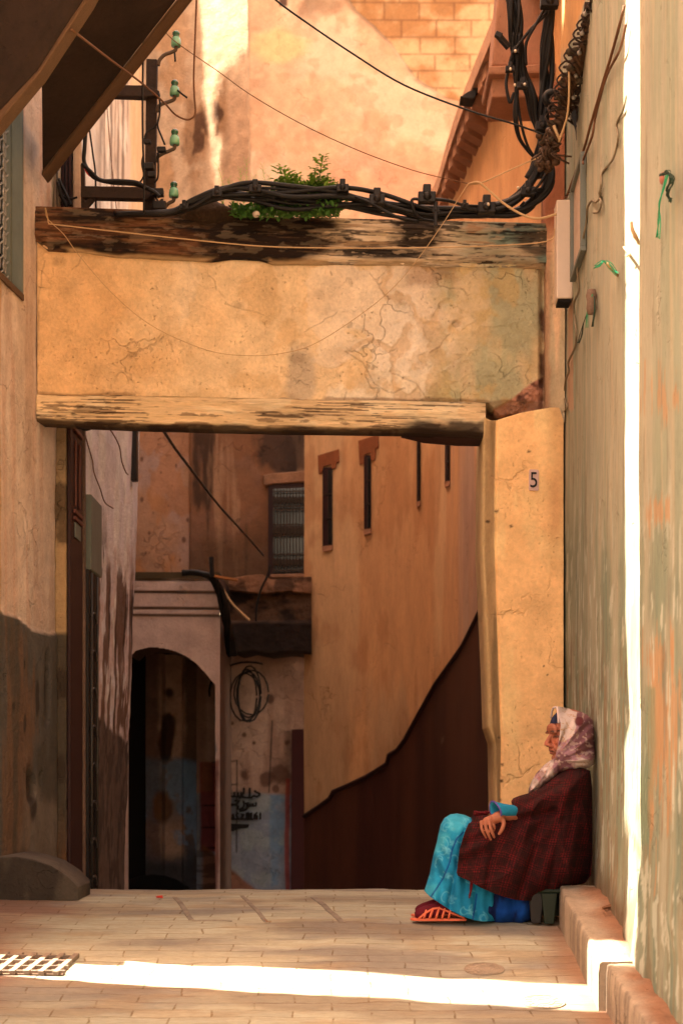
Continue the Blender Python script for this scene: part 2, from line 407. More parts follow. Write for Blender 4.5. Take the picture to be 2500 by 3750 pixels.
# ================================================================ RIGHT-HAND WALLS
def RX(Y): return .921 + .0412 * Y
def green_col(near):
    def f(x, y, p):
        q = p * (1, 1, 1)
        st = fb(p, (2, 9, .7), 5, 21); st2 = fb(p, (3, 26, 1.1), 4, 22); bl = fb(p, (2, 3, 2), 5, 23)
        c = np.tile(np.array(A(198, 174, 132, .52)), (*x.shape, 1))
        c = mx(c, A(172, 164, 122, .50), .7 * sm(-.15, .45, st))
        c = mx(c, A(216, 176, 128, .58), .45 * sm(.1, .5, st2))
        low = sm(1500, 2300, y)
        c = mx(c, A(142, 142, 106, .48), .8 * low * sm(-.6, .5, st * .5 + .6 * bl))
        c = mx(c, A(170, 142, 98, .5), .6 * sm(2400, 3000, y) * sm(-.1, .4, st2))
        c = mx(c, A(222, 200, 160, .62), .6 * sm(.3, .42, fb(p, (3, 20, 6), 4, 31)) * low)
        pn = fb(p, (4, 22, 3.2), 5, 41)
        if near:
            for cx, cy, rx, ry in ((2412, 1450, 40, 80), (2402, 1880, 28, 60), (2440, 1870, 14, 50), (2420, 2650, 45, 220), (2400, 2760, 30, 260), (2460, 2600, 30, 180), (2410, 2400, 50, 100), (2390, 2950, 14, 120), (2470, 1460, 10, 40)):
                c = mx(c, A(200, 140, 88, .60), .75 * ell(x, y, cx, cy, rx, ry, 1.5 * pn + 1.1 * fb(p, (4, 40, 2.2), 4, 44) + .25, .12))
            c = mx(c, A(130, 140, 100, .58), .6 * bx(x, y, 2352, 2384, 2500, 3100, 20 * bl, 8))
        else:
            c = mx(c, A(176, 122, 76, .52), .6 * sm(.40, .50, pn) * sm(2150, 2600, y))
            c = mx(c, A(150, 96, 58, .5), .6 * sm(.52, .56, fb(p, (3, 20, 5), 5, 43)) * sm(1900, 2700, y))
            # ochre band painted at the far top end
            c = mx(c, A(232, 156, 84, .62), (1 - sm(0, 10, x - (2140 - (y) * .36))) * (1 - sm(150, 260, y)))
            c = mx(c, A(230, 150, 105, .64), .55 * bx(x, y, 2078, 2096, 1100, 1500, 12 * st, 6))
            c = mx(c, A(120, 78, 48, .6), sm(3080, 3260, y + 60 * bl + (x - 2178) * -.9) * .7)
        c = mx(c, A(110, 80, 52, .6), .35 * sm(.5, .7, fb(p, (2, 12, 2), 5, 47)))
        return c
    return f
def rdisp(x, y, p):
    d = .007 * fb(p, (1.5, 1.5, 1.2), 4, 51) + .002 * fb(p, (4, 12, 8), 4, 52)
    d = d + .022 * sm(3050, 3350, y) * (.6 + fb(p, (4, 4, 4), 4, 53))
    return d

t = thing('plaster_wall', (RX(7.8), 7.8, 0), 'long pale green plaster wall behind the seated woman, streaked and peeling low down', 'wall')
pts = gridyz((RX(6.02), 6.02), (RX(9.5), 9.5), -.5, 5.6, 150, 420)
surf('wall', pts, M['streak_plaster'], t, green_col(False), rdisp, (-1, .04, 0), thick=.3)
MB().box((RX(6.02), 6.03, 5.6), (RX(6.02) + .3, 9.5, 8.2), lin((228, 190, 140)) * .62).build('upper_wall', M['plaster'], t)
t = thing('plaster_wall', (1.16, 5.6, 0), 'nearer cream and green plaster wall at the right edge with orange bare patches', 'wall')
ys = np.linspace(6.17, 4.4, 110)[None, :].repeat(520, 0); zs = np.linspace(-1.0, 4.6, 520)[:, None].repeat(110, 1)
edge = .035 * fb(np.stack([0 * zs, 0 * zs, zs], -1), (1, 1, 2.2), 3, 61) * sm(1.5, .4, zs) + .10 * np.exp(-((zs - .05) / .22) ** 2) - .02 * np.exp(-((zs - .42) / .13) ** 2) + .05 * np.exp(-((zs + .12) / .12) ** 2)
ys2 = ys + (edge) * sm(5.7, 6.1, ys)
xs = 1.150 + 0 * ys
rb = .030 * (1 - sm(0, .05, 6.17 - ys))      # rounded arris
pts = np.stack([xs + rb, ys2, zs], -1)
surf('wall', pts, M['streak_plaster'], t, green_col(True), lambda x, y, p: rdisp(x, y, p) * .6, (-1, 0, 0), thick=.35)
MB().box((1.15, 2.2, -1.6), (1.5, 4.4, 8.0), lin((228, 190, 140)) * .62).build('wall_end', M['plaster'], t)
MB().box((1.15, 4.4, 4.6), (1.5, 6.1, 8.0), lin((228, 190, 140)) * .62).build('upper_wall', M['plaster'], t)

# steps along the right wall
def step(name, plan, ztop, zbot, label):
    """plan: left edge points (X,Y) far to near; the top slopes with the alley"""
    Yf, Yn = plan[0][1], plan[-1][1]; n = 90; ys = np.linspace(Yf, Yn, n)
    xl = np.interp(-ys, [-b for a, b in plan], [a for a, b in plan])
    nu = 22; u = np.linspace(0, 1, nu)
    # profile: front face bottom -> arris -> top -> wall
    rows = []
    for i, Y in enumerate(ys):
        X0 = xl[i] + .003 * float(fb(np.array([0, Y * 3, 0.]), (1, 1, 1), 3, 71)); zt = ztop(Y); zb = zbot(Y)
        r = [(X0 - .004, Y, zb + (zt - .012 - zb) * k / 8) for k in range(8)] + [(X0, Y, zt - .010), (X0 + .004, Y, zt - .003), (X0 + .012, Y, zt)]
        xe = RX(Y) + .05
        r += [(X0 + .012 + (xe - X0 - .012) * k / 11, Y, zt + .0) for k in range(1, 12)]
        rows.append(r)
    p = np.array(rows).transpose(1, 0, 2)
    p[11:, :, 2] += .006 * fb(p[11:], (6, 6, 1), 4, 72) + .022 * sm(.12, .0, (RX(p[11:, :, 1]) - p[11:, :, 0])) * np.clip(.5 + fb(p[11:], (5, 5, 5), 4, 73), 0, 1)
    def col(x, y, p):
        c = np.tile(np.array(A(200, 158, 118, .62)), (*x.shape, 1))
        c = mx(c, A(176, 140, 105, .6), sm(-.1, .5, fb(p, (3, 3, 3), 4, 74)))
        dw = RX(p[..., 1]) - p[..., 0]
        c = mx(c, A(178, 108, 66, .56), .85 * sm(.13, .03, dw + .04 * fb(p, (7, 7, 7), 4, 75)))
        face = sm(.014, .002, np.abs(p[..., 0] - p[8, :, 0][None, :]))
        c = mx(c, A(140, 110, 82, .55), .6 * face * sm(-.2, .4, fb(p, (3, 30, 2), 4, 76)))
        return c
    o = surf(name, p, M['stone'], None, col, None, (-.3, 0, 1), thick=0)
    # ends closed
    for ro in (rows[0], rows[-1]):
        e = MB(); e.add([ro[0]] + ro[8:] + [(ro[-1][0], ro[-1][1], ro[0][2])], [tuple(range(len(ro) - 8 + 2))], A(190, 148, 108, .6)); adopt(e.build('end_face', M['stone']), o)
    return tag(o, label, 'step')
ztu = lambda Y: .186 - .139 * (7.61 - Y)
step('stone_step', [(1.05, 7.62), (1.035, 7.2), (1.025, 6.67), (1.008, 6.2)], ztu, lambda Y: float(GZ(Y)) - .1, 'low worn stone step behind the seated woman, along the green wall')
step('stone_step', [(1.035, 6.19), (1.04, 5.7), (1.045, 4.4)], lambda Y: -.045 - .139 * (6.2 - Y) + .03, lambda Y: float(GZ(Y)) - .15, 'nearer and lower stone step in the bottom right corner')

# ================================================================ THE BRIDGING WALL (timber, plaster, timber) AND ITS PIER
YB = lambda x, y=0: 9.05 + (x - 135) / 1875.0 * .35
arch = thing('bridge_wall', (0, 9.3, 2.7), 'yellow plastered wall bridging the alley between two weathered timber beams', 'wall')
T_top = [(135, 760), (500, 772), (690, 790), (960, 800), (1250, 806), (1617, 813), (2010, 824)]
T_bot = [(135, 880), (180, 918), (300, 922), (420, 940), (780, 956), (850, 946), (950, 950), (1000, 966), (1400, 968), (1730, 976), (2010, 980)]
B_top = [(135, 1441), (300, 1446), (440, 1442), (700, 1446), (1100, 1458), (1500, 1462), (1775, 1470)]
B_bot = [(135, 1542), (300, 1552), (500, 1560), (1000, 1572), (1500, 1579), (1775, 1598)]
def c_timber(x, y, p):
    g = fb(p, (1.6, 1, 34), 5, 101); g2 = fb(p, (5, 1, 60), 4, 102); b = fb(p, (3, 1, 5), 5, 103)
    c = np.tile(np.array(A(150, 88, 48, .50)), (*x.shape, 1))
    c = mx(c, A(104, 56, 28, .45), sm(-.2, .3, g))
    c = mx(c, A(176, 112, 62, .55), .6 * sm(.05, .5, g2) * ell(x, y, 560, 870, 180, 80, .5 * b))
    dkr = .35 * fb(p, (14, 1, 50), 4, 113)
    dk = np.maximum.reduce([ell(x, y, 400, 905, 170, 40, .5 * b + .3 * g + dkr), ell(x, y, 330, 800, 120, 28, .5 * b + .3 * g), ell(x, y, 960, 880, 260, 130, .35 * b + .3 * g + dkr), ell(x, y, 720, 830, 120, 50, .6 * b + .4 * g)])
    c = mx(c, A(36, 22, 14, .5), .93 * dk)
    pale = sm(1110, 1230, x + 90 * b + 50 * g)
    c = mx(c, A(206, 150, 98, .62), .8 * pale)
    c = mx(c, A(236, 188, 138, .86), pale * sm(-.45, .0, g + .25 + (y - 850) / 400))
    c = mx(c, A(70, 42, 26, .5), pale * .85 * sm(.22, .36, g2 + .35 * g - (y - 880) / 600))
    dk2 = np.maximum(ell(x, y, 1530, 852, 90, 62, .4 * b + .3 * g + dkr), ell(x, y, 1420, 935, 160, 22, .5 * b + .3 * g))
    c = mx(c, A(44, 26, 16, .5), .95 * dk2)
    gr = sm(1610, 1700, x + 30 * b)
    c = mx(c, A(196, 168, 120, .58), gr * .75 * sm(-.45, .1, g + .3))
    c = mx(c, A(140, 158, 128, .56), gr * .8 * sm(.0, .3, fb(p, (4, 1, 8), 4, 105)) * sm(1700, 1850, x))
    c = mx(c, A(214, 146, 90, .58), gr * .8 * sm(.1, .35, fb(p, (3, 1, 6), 4, 106)))
    c = mx(c, A(66, 40, 24, .5), gr * .9 * sm(.28, .4, g2 + .3 * g))
    c = mx(c, A(96, 58, 36, .5), .8 * ell(x, y, 1960, 890, 70, 40, .7 * b))
    fine_ = fb(p, (3, 1, 130), 4, 111); rag = fb(p, (12, 1, 40), 4, 112)
    c = mx(c, A(30, 18, 12, .5), .75 * sm(.16, .26, fine_) * sm(-.2, .2, rag + .2))
    c = mx(c, A(216, 168, 118, .7), .6 * sm(.30, .38, rag) * (.25 + .75 * pale))
    # plaster smeared over its lower edge
    edge = lerp_pts(x, T_bot) - y
    c = mx(c, A(218, 160, 100, .62), .85 * sm(16, 4, edge + 12 * b) * sm(-.2, .1, b))
    c = mx(c, A(176, 120, 74, .55), .5 * sm(.30, .5, fb(p, (9, 1, 90), 4, 108)) * (1 - pale) * (1 - dk * .6))
    return c
def d_timber(x, y, p):
    return .035 + .007 * fb(p, (1.4, 1, 34), 4, 101) + .008 * fb(p, (2, 1, 4), 4, 110) + .01 * (sm(10, 30, y - lerp_pts(x, T_top)) - 1) - .02 * sm(16, 2, lerp_pts(x, T_bot) - y)
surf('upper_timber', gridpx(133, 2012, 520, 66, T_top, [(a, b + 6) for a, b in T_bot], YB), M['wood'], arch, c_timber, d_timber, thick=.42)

def c_panel(x, y, p):
    b = fb(p, (3, 1, 3), 6, 120); b2 = fb(p, (7, 1, 7), 5, 121); v = fb(p, (4, 1, 1.2), 5, 122); lo = fb(p, (1.2, 1, 1.6), 4, 123)
    c = np.tile(np.array(A(240, 186, 128, .90)), (*x.shape, 1))
    c = mx(c, A(234, 164, 98, .84), .75 * sm(750, 300, x + 200 * b + 200 * lo))
    c = mx(c, A(244, 202, 156, .92), .75 * sm(.05, .3, b + .2 * v) * sm(500, 900, x))
    c = mx(c, A(224, 162, 98, .80), .5 * sm(.05, .30, b2 * .7 + lo * .6) * sm(350, 900, x))
    c = mx(c, A(244, 200, 156, .92), .6 * sm(.12, .26, fb(p, (2.6, 1, 3.4), 6, 124)) * sm(900, 1300, x))
    c = mx(c, A(216, 154, 94, .78), .5 * (sm(.14, .26, fb(p, (2.2, 1, 2.0), 5, 125)) - sm(.34, .40, fb(p, (2.2, 1, 2.0), 5, 125))) * sm(1150, 1400, x))
    gz = sm(1590, 1760, x + 120 * b)
    c = mx(c, A(220, 172, 112, .80), .8 * gz)
    c = mx(c, A(170, 164, 116, .72), .55 * gz * sm(-.1, .4, v + .4 * b))
    c = mx(c, A(220, 166, 96, .76), .6 * gz * sm(.1, .4, b2))
    c = mx(c, A(140, 162, 136, .56), .75 * sm(1925, 1965, x + 30 * b) * sm(1250, 900, y) * sm(-.3, .1, b2))
    c = mx(c, A(196, 126, 76, .60), .5 * bx(x, y, 1500, 1695, 940, 1062, 60 * b, 22))
    c = mx(c, A(186, 158, 132, .58), .45 * ell(x, y, 1105, 1380, 48, 100, .6 * b))
    for cx, cy, r in ((1075, 1250, 14), (1165, 1080, 20), (1080, 1310, 16), (1670, 1185, 14), (215, 960, 16), (300, 1040, 6), (1240, 1375, 14), (870, 1120, 12), (560, 1098, 8)):
        c = mx(c, A(120, 74, 42, .5), .28 * ell(x, y, cx, cy, r, r * .7, 1.4 * b2, .8))
    n = fb(p, (9, 1, 9), 4, 127)
    ck = np.maximum.reduce([crack(x, y, [(170, 960), (160, 1000), (150, 1060), (141, 1120), (138, 1300), (140, 1440)], 3.4, n), crack(x, y, [(300, 935), (285, 965), (262, 985)], 3, n),
        crack(x, y, [(1268, 1290), (1330, 1330), (1365, 1400), (1420, 1435), (1480, 1420)], 3.0, n), crack(x, y, [(1640, 1220), (1600, 1260), (1570, 1290)], 3.0, n), crack(x, y, [(1110, 1210), (1180, 1180), (1240, 1150)], 2.4, n),
        crack(x, y, [(1270, 1440), (1262, 1470)], 4, n), crack(x, y, [(1440, 1370), (1520, 1400), (1560, 1460)], 2.6, n), crack(x, y, [(820, 1110), (900, 1130), (960, 1150)], 2.4, n)])
    c = mx(c, A(130, 82, 48, .55), .35 * ck)
    # exposed rubble at the right lower corner
    ed = 1488 - (x - 1790) * .60 + 22 * b
    rub = sm(0, 14, y - ed) * sm(1775, 1800, x) * sm(2000, 1985, x)
    c = mx(c, A(184, 118, 84, 1.0), rub); c = mx(c, A(120, 70, 50, .7), rub * sm(0, .4, fb(p, (16, 1, 16), 4, 128)))
    c = mx(c, A(134, 76, 48, .55), .9 * sm(1962, 1985, x + 16 * b2) * sm(-.5, .0, b2))
    c = mx(c, A(150, 96, 54, .52), .6 * sm(-10, 0, y - lerp_pts(x, B_top) + 8 * b2) * sm(-.1, .2, b))
    return c
def d_panel(x, y, p):
    b = fb(p, (3, 1, 3), 6, 120); q = fb(p, (2.6, 1, 3.4), 6, 124)
    d = .010 * fb(p, (1.4, 1, 1.4), 4, 130) + .003 * fb(p, (22, 1, 22), 4, 133) + .004 * sm(.18, .22, q) * sm(900, 1300, x) + .005 * fb(p, (7, 1, 7), 5, 131)
    q2 = fb(p, (2.2, 1, 2.0), 5, 125); d -= .005 * (sm(.20, .24, q2) - sm(.34, .40, q2)) * sm(1150, 1400, x)
    ed = 1488 - (x - 1790) * .60 + 22 * b
    rub = sm(0, 14, y - ed) * sm(1775, 1800, x)
    d = d + rub * (.0 + .03 * fb(p, (14, 1, 14), 4, 128))
    d -= .006 * bx(x, y, 1500, 1695, 940, 1062, 60 * b, 18)
    d -= .05 * sm(1965, 1992, x) + .02 * ell(x, y, 1670, 1185, 14, 12)
    d += .016 * (1 - sm(0, 18, y - lerp_pts(x, T_bot))) * np.clip(b + .4, 0, 1)
    return d
surf('plaster_panel', gridpx(137, 2008, 560, 170, [(a, b - 8) for a, b in T_bot], [(135, 1446), (440, 1448), (1100, 1464), (1500, 1468), (1790, 1475), (1830, 1520), (2010, 1520)], YB), M['plaster'], arch, c_panel, d_panel, thick=.36)

def c_low(x, y, p):
    g = fb(p, (2, 1, 40), 5, 141); b = fb(p, (5, 1, 9), 5, 142)
    c = np.tile(np.array(A(238, 182, 122, .88)), (*x.shape, 1))
    c = mx(c, A(244, 198, 142, .92), .6 * sm(0, .3, b))
    hd = (y - lerp_pts(x, B_top)) / (lerp_pts(x, B_bot) - lerp_pts(x, B_top))
    c = mx(c, A(112, 64, 34, .5), .6 * sm(.19, .27, g * .6 + .55 * fb(p, (9, 1, 26), 5, 145) + .5 * (hd - .8)) )
    c = mx(c, A(90, 52, 28, .5), .8 * sm(.15, .22, fb(p, (3, 1, 110), 4, 146)) * sm(-.1, .2, fb(p, (4, 1, 10), 4, 147)))
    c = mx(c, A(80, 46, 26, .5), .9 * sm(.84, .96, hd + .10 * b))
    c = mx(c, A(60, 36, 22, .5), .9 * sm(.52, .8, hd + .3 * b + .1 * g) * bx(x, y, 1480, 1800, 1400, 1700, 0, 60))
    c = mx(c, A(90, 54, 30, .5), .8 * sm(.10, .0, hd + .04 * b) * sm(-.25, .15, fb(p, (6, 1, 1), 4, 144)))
    return c
def d_low(x, y, p):
    hd = (y - lerp_pts(x, B_top)) / (lerp_pts(x, B_bot) - lerp_pts(x, B_top))
    return .010 + .006 * fb(p, (2, 1, 40), 4, 141) + .008 * fb(p, (3, 1, 6), 4, 143) - .025 * sm(.85, 1.0, hd) ** 2 - .014 * sm(.1, 0, hd)
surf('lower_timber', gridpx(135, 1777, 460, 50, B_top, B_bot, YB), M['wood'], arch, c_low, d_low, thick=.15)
b = MB()   # sagging dark underside piece at the right end
b.prism([P(1470, 1575, 9.42), P(1560, 1596, 9.42), P(1680, 1606, 9.42), P(1776, 1608, 9.42), P(1776, 1575, 9.42)], (0, .22, 0))
b.build('packing_board', M['darkwood'], arch, bevel=.006)

# pier below its right end
def c_pier(x, y, p):
    b = fb(p, (4, 4, 4), 5, 150); v = fb(p, (5, 5, 1), 5, 151)
    c = np.tile(np.array(A(255, 170, 104, 1.12)), (*x.shape, 1))
    c = mx(c, A(246, 156, 92, 1.02), .5 * sm(-.2, .4, v + .5 * b))
    c = mx(c, A(224, 140, 78, .6), .5 * sm(1980, 2040, x) * (1 - sm(1900, 2200, y)))
    side = p[..., 1] > 9.164 + 0 * x  # side face darker: its shade is put into the colour
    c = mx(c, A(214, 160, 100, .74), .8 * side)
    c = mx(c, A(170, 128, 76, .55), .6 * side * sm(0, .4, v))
    for cx, cy, r in ((1816, 1872, 9), (1832, 2930, 14), (1835, 2860, 8), (1870, 1927, 8), (1935, 1653, 9), (2003, 2472, 5), (1982, 2075, 3), (1785, 1910, 10), (1838, 2800, 7), (1826, 2700, 7), (1880, 2650, 3), (1842, 2960, 9), (1990, 2440, 4)):
        c = mx(c, A(90, 54, 30, .5), .85 * ell(x, y, cx, cy, r, r * .6, .9 * b))
    return c
sx = [(1500, 1772), (1700, 1768), (2000, 1765), (2380, 1783), (2420, 1785), (2660, 1792), (2720, 1812), (2930, 1816), (3300, 1812)]
fx = [(1500, 1820), (1800, 1815), (2000, 1815), (2400, 1826), (2700, 1836), (2850, 1832), (3300, 1828)]
nv, nu = 330, 90
yy = np.linspace(0, 1, nv)[:, None].repeat(nu, 1); uu = np.linspace(0, 1, nu)[None, :].repeat(nv, 0)
tops = np.interp(uu, [0, .13, .22, .5, .85, .95, 1], [1528, 1540, 1538, 1512, 1492, 1492, 1540])
ypx = tops + (3310 - tops) * yy
xl = lerp_pts(ypx, sx); xf = lerp_pts(ypx, fx)
xpx = np.where(uu < .22, xl + (xf - xl) * uu / .22, xf + (2062 - xf) * (uu - .22) / .78)
Yp = np.where(uu < .22, 9.335 - .175 * sm(0, .22, uu), 9.16)
pts = np.stack([(xpx - CX) / F * Yp, Yp, CZ + (HY - ypx) / F * Yp], -1)
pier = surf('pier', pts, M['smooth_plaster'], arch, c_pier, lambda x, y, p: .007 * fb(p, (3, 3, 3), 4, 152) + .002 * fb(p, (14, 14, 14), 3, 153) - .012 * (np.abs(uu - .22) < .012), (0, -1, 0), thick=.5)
# jamb above the pier, between the bridging wall and the green wall
def c_jamb(x, y, p):
    v = fb(p, (6, 6, .8), 5, 160); b = fb(p, (3, 3, 3), 5, 161)
    c = np.tile(np.array(A(228, 176, 126, .95)), (*x.shape, 1))
    c = mx(c, A(190, 164, 120, .8), .7 * sm(-.1, .3, v) * sm(850, 1000, y))
    c = mx(c, A(206, 130, 84, .7), .6 * sm(22, 2, x - 2004 + 14 * b))
    c = mx(c, A(190, 104, 60, .56), sm(900, 780, y + 20 * b))
    return c
surf('jamb', gridpx(1996, 2066, 34, 200, [(1990, 300), (2070, 300)], [(1990, 1530), (2035, 1560), (2066, 1545)], lambda x, y: 9.38 - (x - 1996) / 70 * .22), M['plaster'], arch, c_jamb, lambda x, y, p: .012 * fb(p, (4, 4, 2), 4, 162), thick=.2)

# ================================================================ LEFT-HAND HOUSE
def LX(Y): return -1.74 + .103 * (Y - 9.05)
dado_top = [(0, 2238), (60, 2262), (110, 2300), (150, 2312), (240, 2308)]
def c_left(x, y, p):
    v = fb(p, (3, 8, .7), 5, 170); b = fb(p, (3, 3, 3), 5, 171); v2 = fb(p, (5, 22, 1.2), 4, 172)
    c = np.tile(np.array(A(222, 178, 142, .86)), (*x.shape, 1))
    c = mx(c, A(208, 158, 122, .80), .7 * sm(-.1, .4, v))
    c = mx(c, A(222, 156, 116, .78), .45 * sm(.15, .4, v2))
    c = mx(c, A(222, 156, 88, .6), .7 * sm(8, 2, x))
    c = mx(c, A(196, 158, 126, .7), .5 * sm(1400, 2200, y) * sm(90, 130, x))
    da = sm(0, 14, y - lerp_pts(x, dado_top) + 8 * b)
    c = mx(c, A(116, 98, 80, .44), da)
    c = mx(c, A(150, 96, 58, .46), .7 * da * ell(x, y, 50, 2850, 55, 500, .8 * v2 + .5 * b))
    c = mx(c, A(98, 78, 58, .5), .7 * da * sm(.05, .35, v + .5 * b))
    c = mx(c, A(160, 128, 100, .55), .6 * da * ell(x, y, 150, 3050, 60, 260, .8 * b))
    for cx, cy, rx, ry in ((166, 2520, 9, 100), (112, 2870, 18, 70), (145, 2850, 10, 60), (130, 2560, 7, 60), (40, 2585, 4, 14), (118, 2960, 14, 50), (82, 2430, 4, 20), (85, 2650, 4, 25)):
        c = mx(c, A(60, 42, 30, .5), .85 * ell(x, y, cx, cy, rx, ry, .9 * b))
    c = mx(c, A(226, 178, 140, .62), .35 * ell(x, y, 100, 1050, 35, 230, .3 * b))
    return c
def d_left(x, y, p):
    b = fb(p, (3, 3, 3), 5, 171)
    d = .008 * fb(p, (3, 3, 1.5), 4, 173) + .003 * fb(p, (10, 10, 10), 4, 174)
    da = sm(0, 10, y - lerp_pts(x, dado_top) + 8 * b); d = d + .012 * da
    for cx, cy, rx, ry in ((166, 2520, 9, 100), (112, 2870, 18, 70), (145, 2850, 10, 60)):
        d = d - .03 * ell(x, y, cx, cy, rx, ry, .9 * b)
    return d
lh = thing('left_house', (LX(8.7), 8.7, 0), 'cream plastered house wall at the left edge with a grey brown dado', 'house')
NL = np.array([1, -.103, 0])
WY0, WY1, WZ0, WZ1 = 8.05, 8.765, 3.375, 4.55
pts = gridyz((LX(7.14), 7.14), (LX(9.43), 9.43), -.4, 5.2, 150, 380)
surf('wall', pts, M['plaster'], lh, c_left, d_left, NL, thick=.25, hole=lambda c: (c[..., 1] > WY0) & (c[..., 1] < WY1) & (c[..., 2] > WZ0) & (c[..., 2] < WZ1))
MB().box((LX(9.43) - .62, 7.37, 5.2), (LX(9.43) - .3, 9.9, 10.5), lin((214, 172, 138)) * .55).build('upper_wall', M['plaster'], lh)
MB().box((-2.05, 7.03, -.4), (-1.90, 7.115, 1.35), lin((214, 172, 138)) * .5).build('shadow_block', M['plaster'], lh)  # unseen block added to shadow the left end of the sunlit band
wf = MB(); q0 = LX(WY0); q1 = LX(WY1); d = .085
def LB(Ya, Yb, za, zb, da, db, m):      # box in the wall's own frame, da..db metres behind the face
    pts_ = [(LX(Y) - dd, Y, z) for z in (za, zb) for Y, dd in ((Ya, db), (Yb, db), (Yb, da), (Ya, da))]
    return m.add(pts_, [(0, 3, 2, 1), (4, 5, 6, 7), (0, 1, 5, 4), (1, 2, 6, 5), (2, 3, 7, 6), (3, 0, 4, 7)])
LB(WY1, WY1 + .02, WZ0 - .02, WZ1, -.006, .11, wf); LB(WY0 - .02, WY0, WZ0 - .02, WZ1, -.006, .11, wf)
LB(WY1 - .035, WY1, WZ0, WZ1, .05, .10, wf); LB(WY0, WY1, WZ1 - .03, WZ1, .0, .1, wf)
win = wf.build('window', M['grey'], lh)
sill = MB(); LB(WY0, WY1 + .012, WZ0 - .03, WZ0 + .004, -.012, .11, sill); k = sill.build('sill', M['lip'], win)
gb = MB(); LB(WY0, WY1, WZ0, WZ1, .125, .13, gb); gb.build('pane', M['window'], win)
gr = MB()
for i in range(7):
    Yc = WY1 - .075 - i * .1
    gr.tube([(LX(Yc) - .075, Yc, WZ0), (LX(Yc) - .075, Yc, WZ1)], .006, 5)
    for j in range(15):
        zc = WZ0 + .05 + j * .08
        ring = [(LX(Yc) - .07, Yc + .035 * math.sin(a) * (1 + .2 * math.sin(3 * a)), zc + .034 * math.cos(a)) for a in np.linspace(0, 2 * math.pi * .85, 9)]
        gr.tube(ring, .0055, 4)
        gr.tube([(LX(Yc) - .07, Yc + .02, zc + .02), (LX(Yc) - .055, Yc + .045, zc + .045)], .005, 4)
gr.build('grille', mat('grille_paint', color=A(190, 165, 140, .6), bump=.1, sc=60, var=.3), win)
# return beyond the beam: jamb face with the ochre strip, and pipes in the corner
def c_ret(x, y, p):
    b = fb(p, (3, 3, 3), 5, 181); v = fb(p, (5, 5, .9), 5, 182)
    c = np.tile(np.array(A(206, 150, 94, .58)), (*x.shape, 1)); c = mx(c, A(160, 122, 86, .56), .7 * sm(1900, 1600, y) )
    c = mx(c, A(104, 80, 56, .5), sm(0, 12, y - 2308 + 10 * b)); c = mx(c, A(150, 88, 46, .5), .6 * sm(2310, 2400, y) * sm(.1, .4, v))
    return mx(c, A(70, 46, 30, .5), .7 * sm(.45, .6, b))
pts = gridpx(197, 241, 24, 330, [(190, 560), (240, 560)], [(190, 3330), (240, 3330)], 9.45)
surf('return_wall', pts, M['plaster'], lh, c_ret, lambda x, y, p: .006 * fb(p, (4, 4, 2), 4, 183), thick=.12)
cp = MB()
cp.tube([P(160, 1560, 9.22), P(158, 1800, 9.22), P(155, 1925, 9.22)], .006, 6); cp.build('cable_trunking', M['cord'], lh)
cp = MB(); cp.tube([P(197, 1560, 9.40), P(190, 1900, 9.40), P(188, 2000, 9.40), P(196, 2050, 9.42), P(196, 2700, 9.42), P(193, 3100, 9.42)], .004, 5, smooth=5); cp.build('drain_seam', M['cordbrown'], lh)

# the near house on the left, out of the picture: a narrow slot between it and the left house lets the sun through
nh = thing('near_house', (-2.1, 3, 0), 'tall house nearer the camera on the left of the alley, its wall outside the frame', 'house')
nw = MB(); nw.box((-2.3, 4.3, -1.6), (-2.0, 6.765, 10.5), lin((214, 172, 138)) * .55); nw.build('wall', M['plaster'], nh)

# dark overhead slabs at the top left
def slab(label, face, off, lip, lipoff):
    t = thing('overhead_slab', face[0], label, 'slab', 'dark sloping slabs overhead')
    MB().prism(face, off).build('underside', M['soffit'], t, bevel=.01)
    MB().prism(lip, lipoff).build('lip', M['lip'], t, bevel=.006)  # lip paler than the underside: light catching the edge is in its colour
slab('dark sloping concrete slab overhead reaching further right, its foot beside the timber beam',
     [P(156, 628, 8.9), P(650, -4, 8.1), P(1000, -450, 7.6), P(300, -700, 7.2), P(148, -500, 7.0), P(153, 250, 8.2)], (0, .2, .25),
     [P(152, 640, 8.905), P(158, 640, 8.905), P(660, -4, 8.105), P(1008, -450, 7.605), P(998, -452, 7.60), P(648, -4, 8.10), P(155, 622, 8.90)], (0, .18, .02))
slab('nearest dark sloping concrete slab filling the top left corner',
     [P(-120, 560, 6.5), P(0, 412, 6.45), P(140, 262, 6.4), P(310, -6, 6.3), P(560, -500, 6.1), P(-200, -500, 6.1)], (0, .14, .25),
     [P(-120, 588, 6.503), P(0, 444, 6.453), P(146, 268, 6.403), P(326, -6, 6.303), P(578, -500, 6.103), P(556, -500, 6.10), P(308, -6, 6.30), P(140, 244, 6.40), P(0, 404, 6.45), P(-120, 540, 6.50)], (0, .135, .02))
